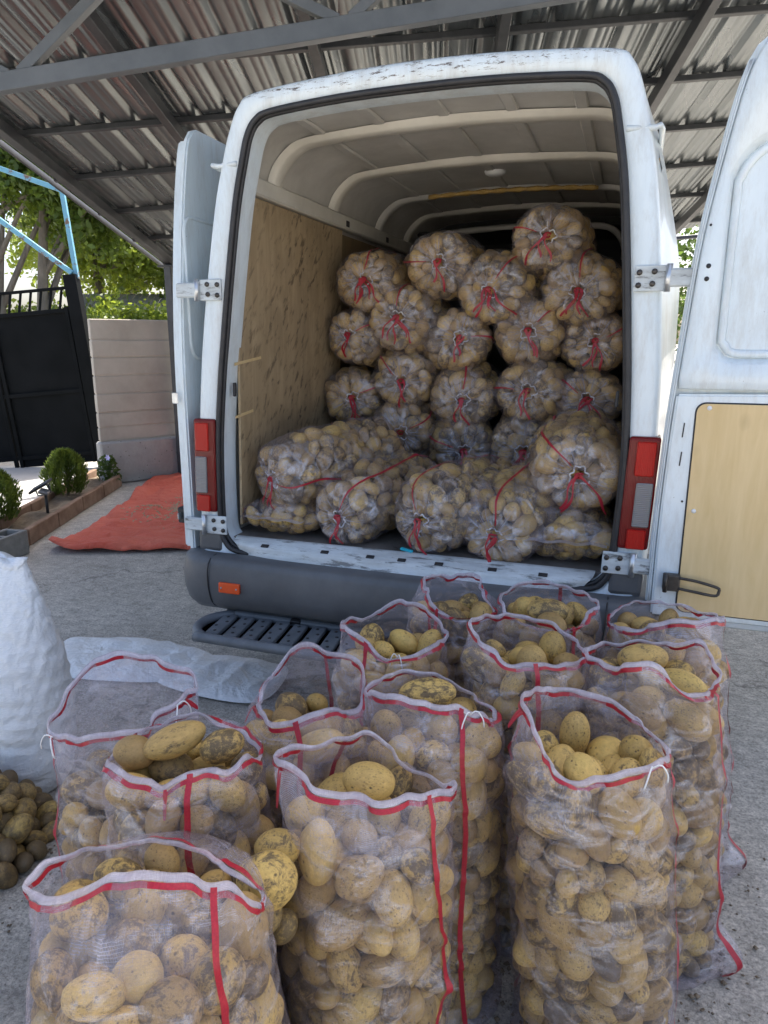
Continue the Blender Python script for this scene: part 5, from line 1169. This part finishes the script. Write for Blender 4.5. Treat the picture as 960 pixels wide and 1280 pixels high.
# ------------------------------------------------------------------ white sacks, knife
def white_sack():
    c = np.array([-1.20, -.95]); n = 96; th = np.arange(n) * 2 * np.pi / n; rows = []; nz = Noise(3, 14, 77, 2, 7); n2 = Noise(2, 12, 78, 4, 14)
    for t in np.linspace(0, 1, 70):
        z = .83 * t; a = np.interp(t, [0, .04, .15, .35, .6, .85, 1], [.185, .205, .228, .225, .195, .135, .085]); b = np.interp(t, [0, .04, .15, .35, .6, .85, 1], [.17, .19, .20, .195, .165, .09, .035])
        lean = np.array([.055 * t ** 1.5, .02 * t]); P = np.stack([np.cos(th), np.sin(th), np.full(n, t * 2)], 1)
        q = 1 + .035 * nz(P) + .018 * n2(np.stack([th * 2, np.full(n, t * 9 + 0)], 1)) * (0.4 + t) 
        rows.append(np.c_[c[0] + lean[0] + a * q * np.cos(th), c[1] + lean[1] + b * q * np.sin(th), np.full(n, z + .004) + .012 * np.sin(3 * th + 1) * t ** 6])
    rows = [np.c_[np.full((n, 1), c[0]), np.full((n, 1), c[1]), np.full((n, 1), .003)]] + rows
    V = np.concatenate(rows); root = empty('white_woven_sack', (c[0], c[1], 0)); tag(root, 'full white woven plastic sack standing at the picture edge', 'sack')
    mesh('bag', V, grid_faces(n, len(rows)), M['whitebag'], root, True)
    e = rows[-1]; mesh('folded_mouth', np.concatenate([e, e * [1, 1, 1] + [.01, .0, .02], e + (e.mean(0) - e) * .5 + [.01, 0, .022], np.repeat((e.mean(0) + [.01, 0, .02])[None], n, 0)]), grid_faces(n, 4), M['whitebag'], root, True)
white_sack()
def flat_sack(out, label, seed, h=.03):
    ring_ = catmull(np.array(out, float), 90); c = ring_.mean(0); nz = Noise(2, 14, seed, 4, 15); n3 = Noise(2, 18, seed + 3, 14, 45); rows = []
    for t in np.linspace(0, 1, 24):
        P = c + (ring_ - c) * t; P = P + 0.010 * t * np.stack([nz(P * 1.1), nz(P[:, ::-1] * 1.1)], 1); Q = P @ np.array([[2.0, .5], [-.3, .8]]); z = (.010 + h * (1 - t ** 3)) * (1.15 - 0.55 * np.abs(nz(Q)).clip(0, 1.6)) + .006 * np.abs(n3(P)) + .004; z = np.maximum(z, .008) if t < 1 else np.full(90, .006); rows.append(np.c_[P, z])
    o = mesh('empty_white_sack', np.concatenate(rows), grid_faces(90, 24), M['whitebag'], None, True); tag(o, label, 'sack', 'empty white sacks on the concrete')
flat_sack([(-1.93, .10), (-1.55, .22), (-1.15, .22), (-.95, .03), (-1.25, -.18), (-1.75, -.25)], 'crumpled empty white sack lying flat next to the full white sack', 31, .016)
flat_sack([(-1.18, .12), (-.92, .20), (-.70, .21), (-.62, .10), (-.60, -.10), (-.70, -.20), (-1.0, -.20), (-1.2, -.12)], 'crumpled empty white sack lying flat with its mouth towards the black step', 32, .024)
kn = empty('utility_knife', (-.01, -.0, .71)); tag(kn, 'small turquoise utility knife lying on the van floor edge', 'knife')
bar('handle', (-.035, .075, .712), (.025, .045, .712), .018, .012, M['teal'], kn, bev=.004); bar('blade', (-.075, .093, .710), (-.036, .0755, .711), .010, .003, M['iron'], kn, bev=.0005)

# ------------------------------------------------------------------ crumbs of soil fallen round the sacks
def crumbs():
    n = 2600; keys = list(OPEN); P = []
    for k in range(n):
        S = OPEN[keys[int(rng.integers(0, len(keys)))]]; a = rng.uniform(0, 6.28); q = S['r'] * (1.02 + abs(rng.normal(0, 0.45))); P.append(S['base'] + q * np.array([math.cos(a), math.sin(a)]))
    P = np.array(P); P2 = np.stack([rng.normal(-0.95, 0.22, 500), rng.normal(-1.25, 0.22, 500)], 1); P = np.concatenate([P, P2]); n = len(P)
    s = rng.uniform(0.0015, 0.0055, n) * rng.choice([1, 1, 1, 1.8], n); C = np.c_[P, s * 0.4]
    D = np.array([[1, 0, 0], [-1, 0, 0], [0, 1, 0], [0, -1, 0], [0, 0, .8], [0, 0, -.6]]); V = (C[:, None] + D[None] * s[:, None, None] * rng.uniform(0.6, 1.3, (n, 6, 1))).reshape(-1, 3)
    f = np.array([[0, 2, 4], [2, 1, 4], [1, 3, 4], [3, 0, 4], [2, 0, 5], [1, 2, 5], [3, 1, 5], [0, 3, 5]]); F = (np.arange(n)[:, None, None] * 6 + f[None]).reshape(-1, 3)
    o = mesh('soil_crumbs', V, F, M['soil']); tag(o, 'dark crumbs of soil scattered on the concrete around the sacks', 'soil', kind='stuff')
crumbs()
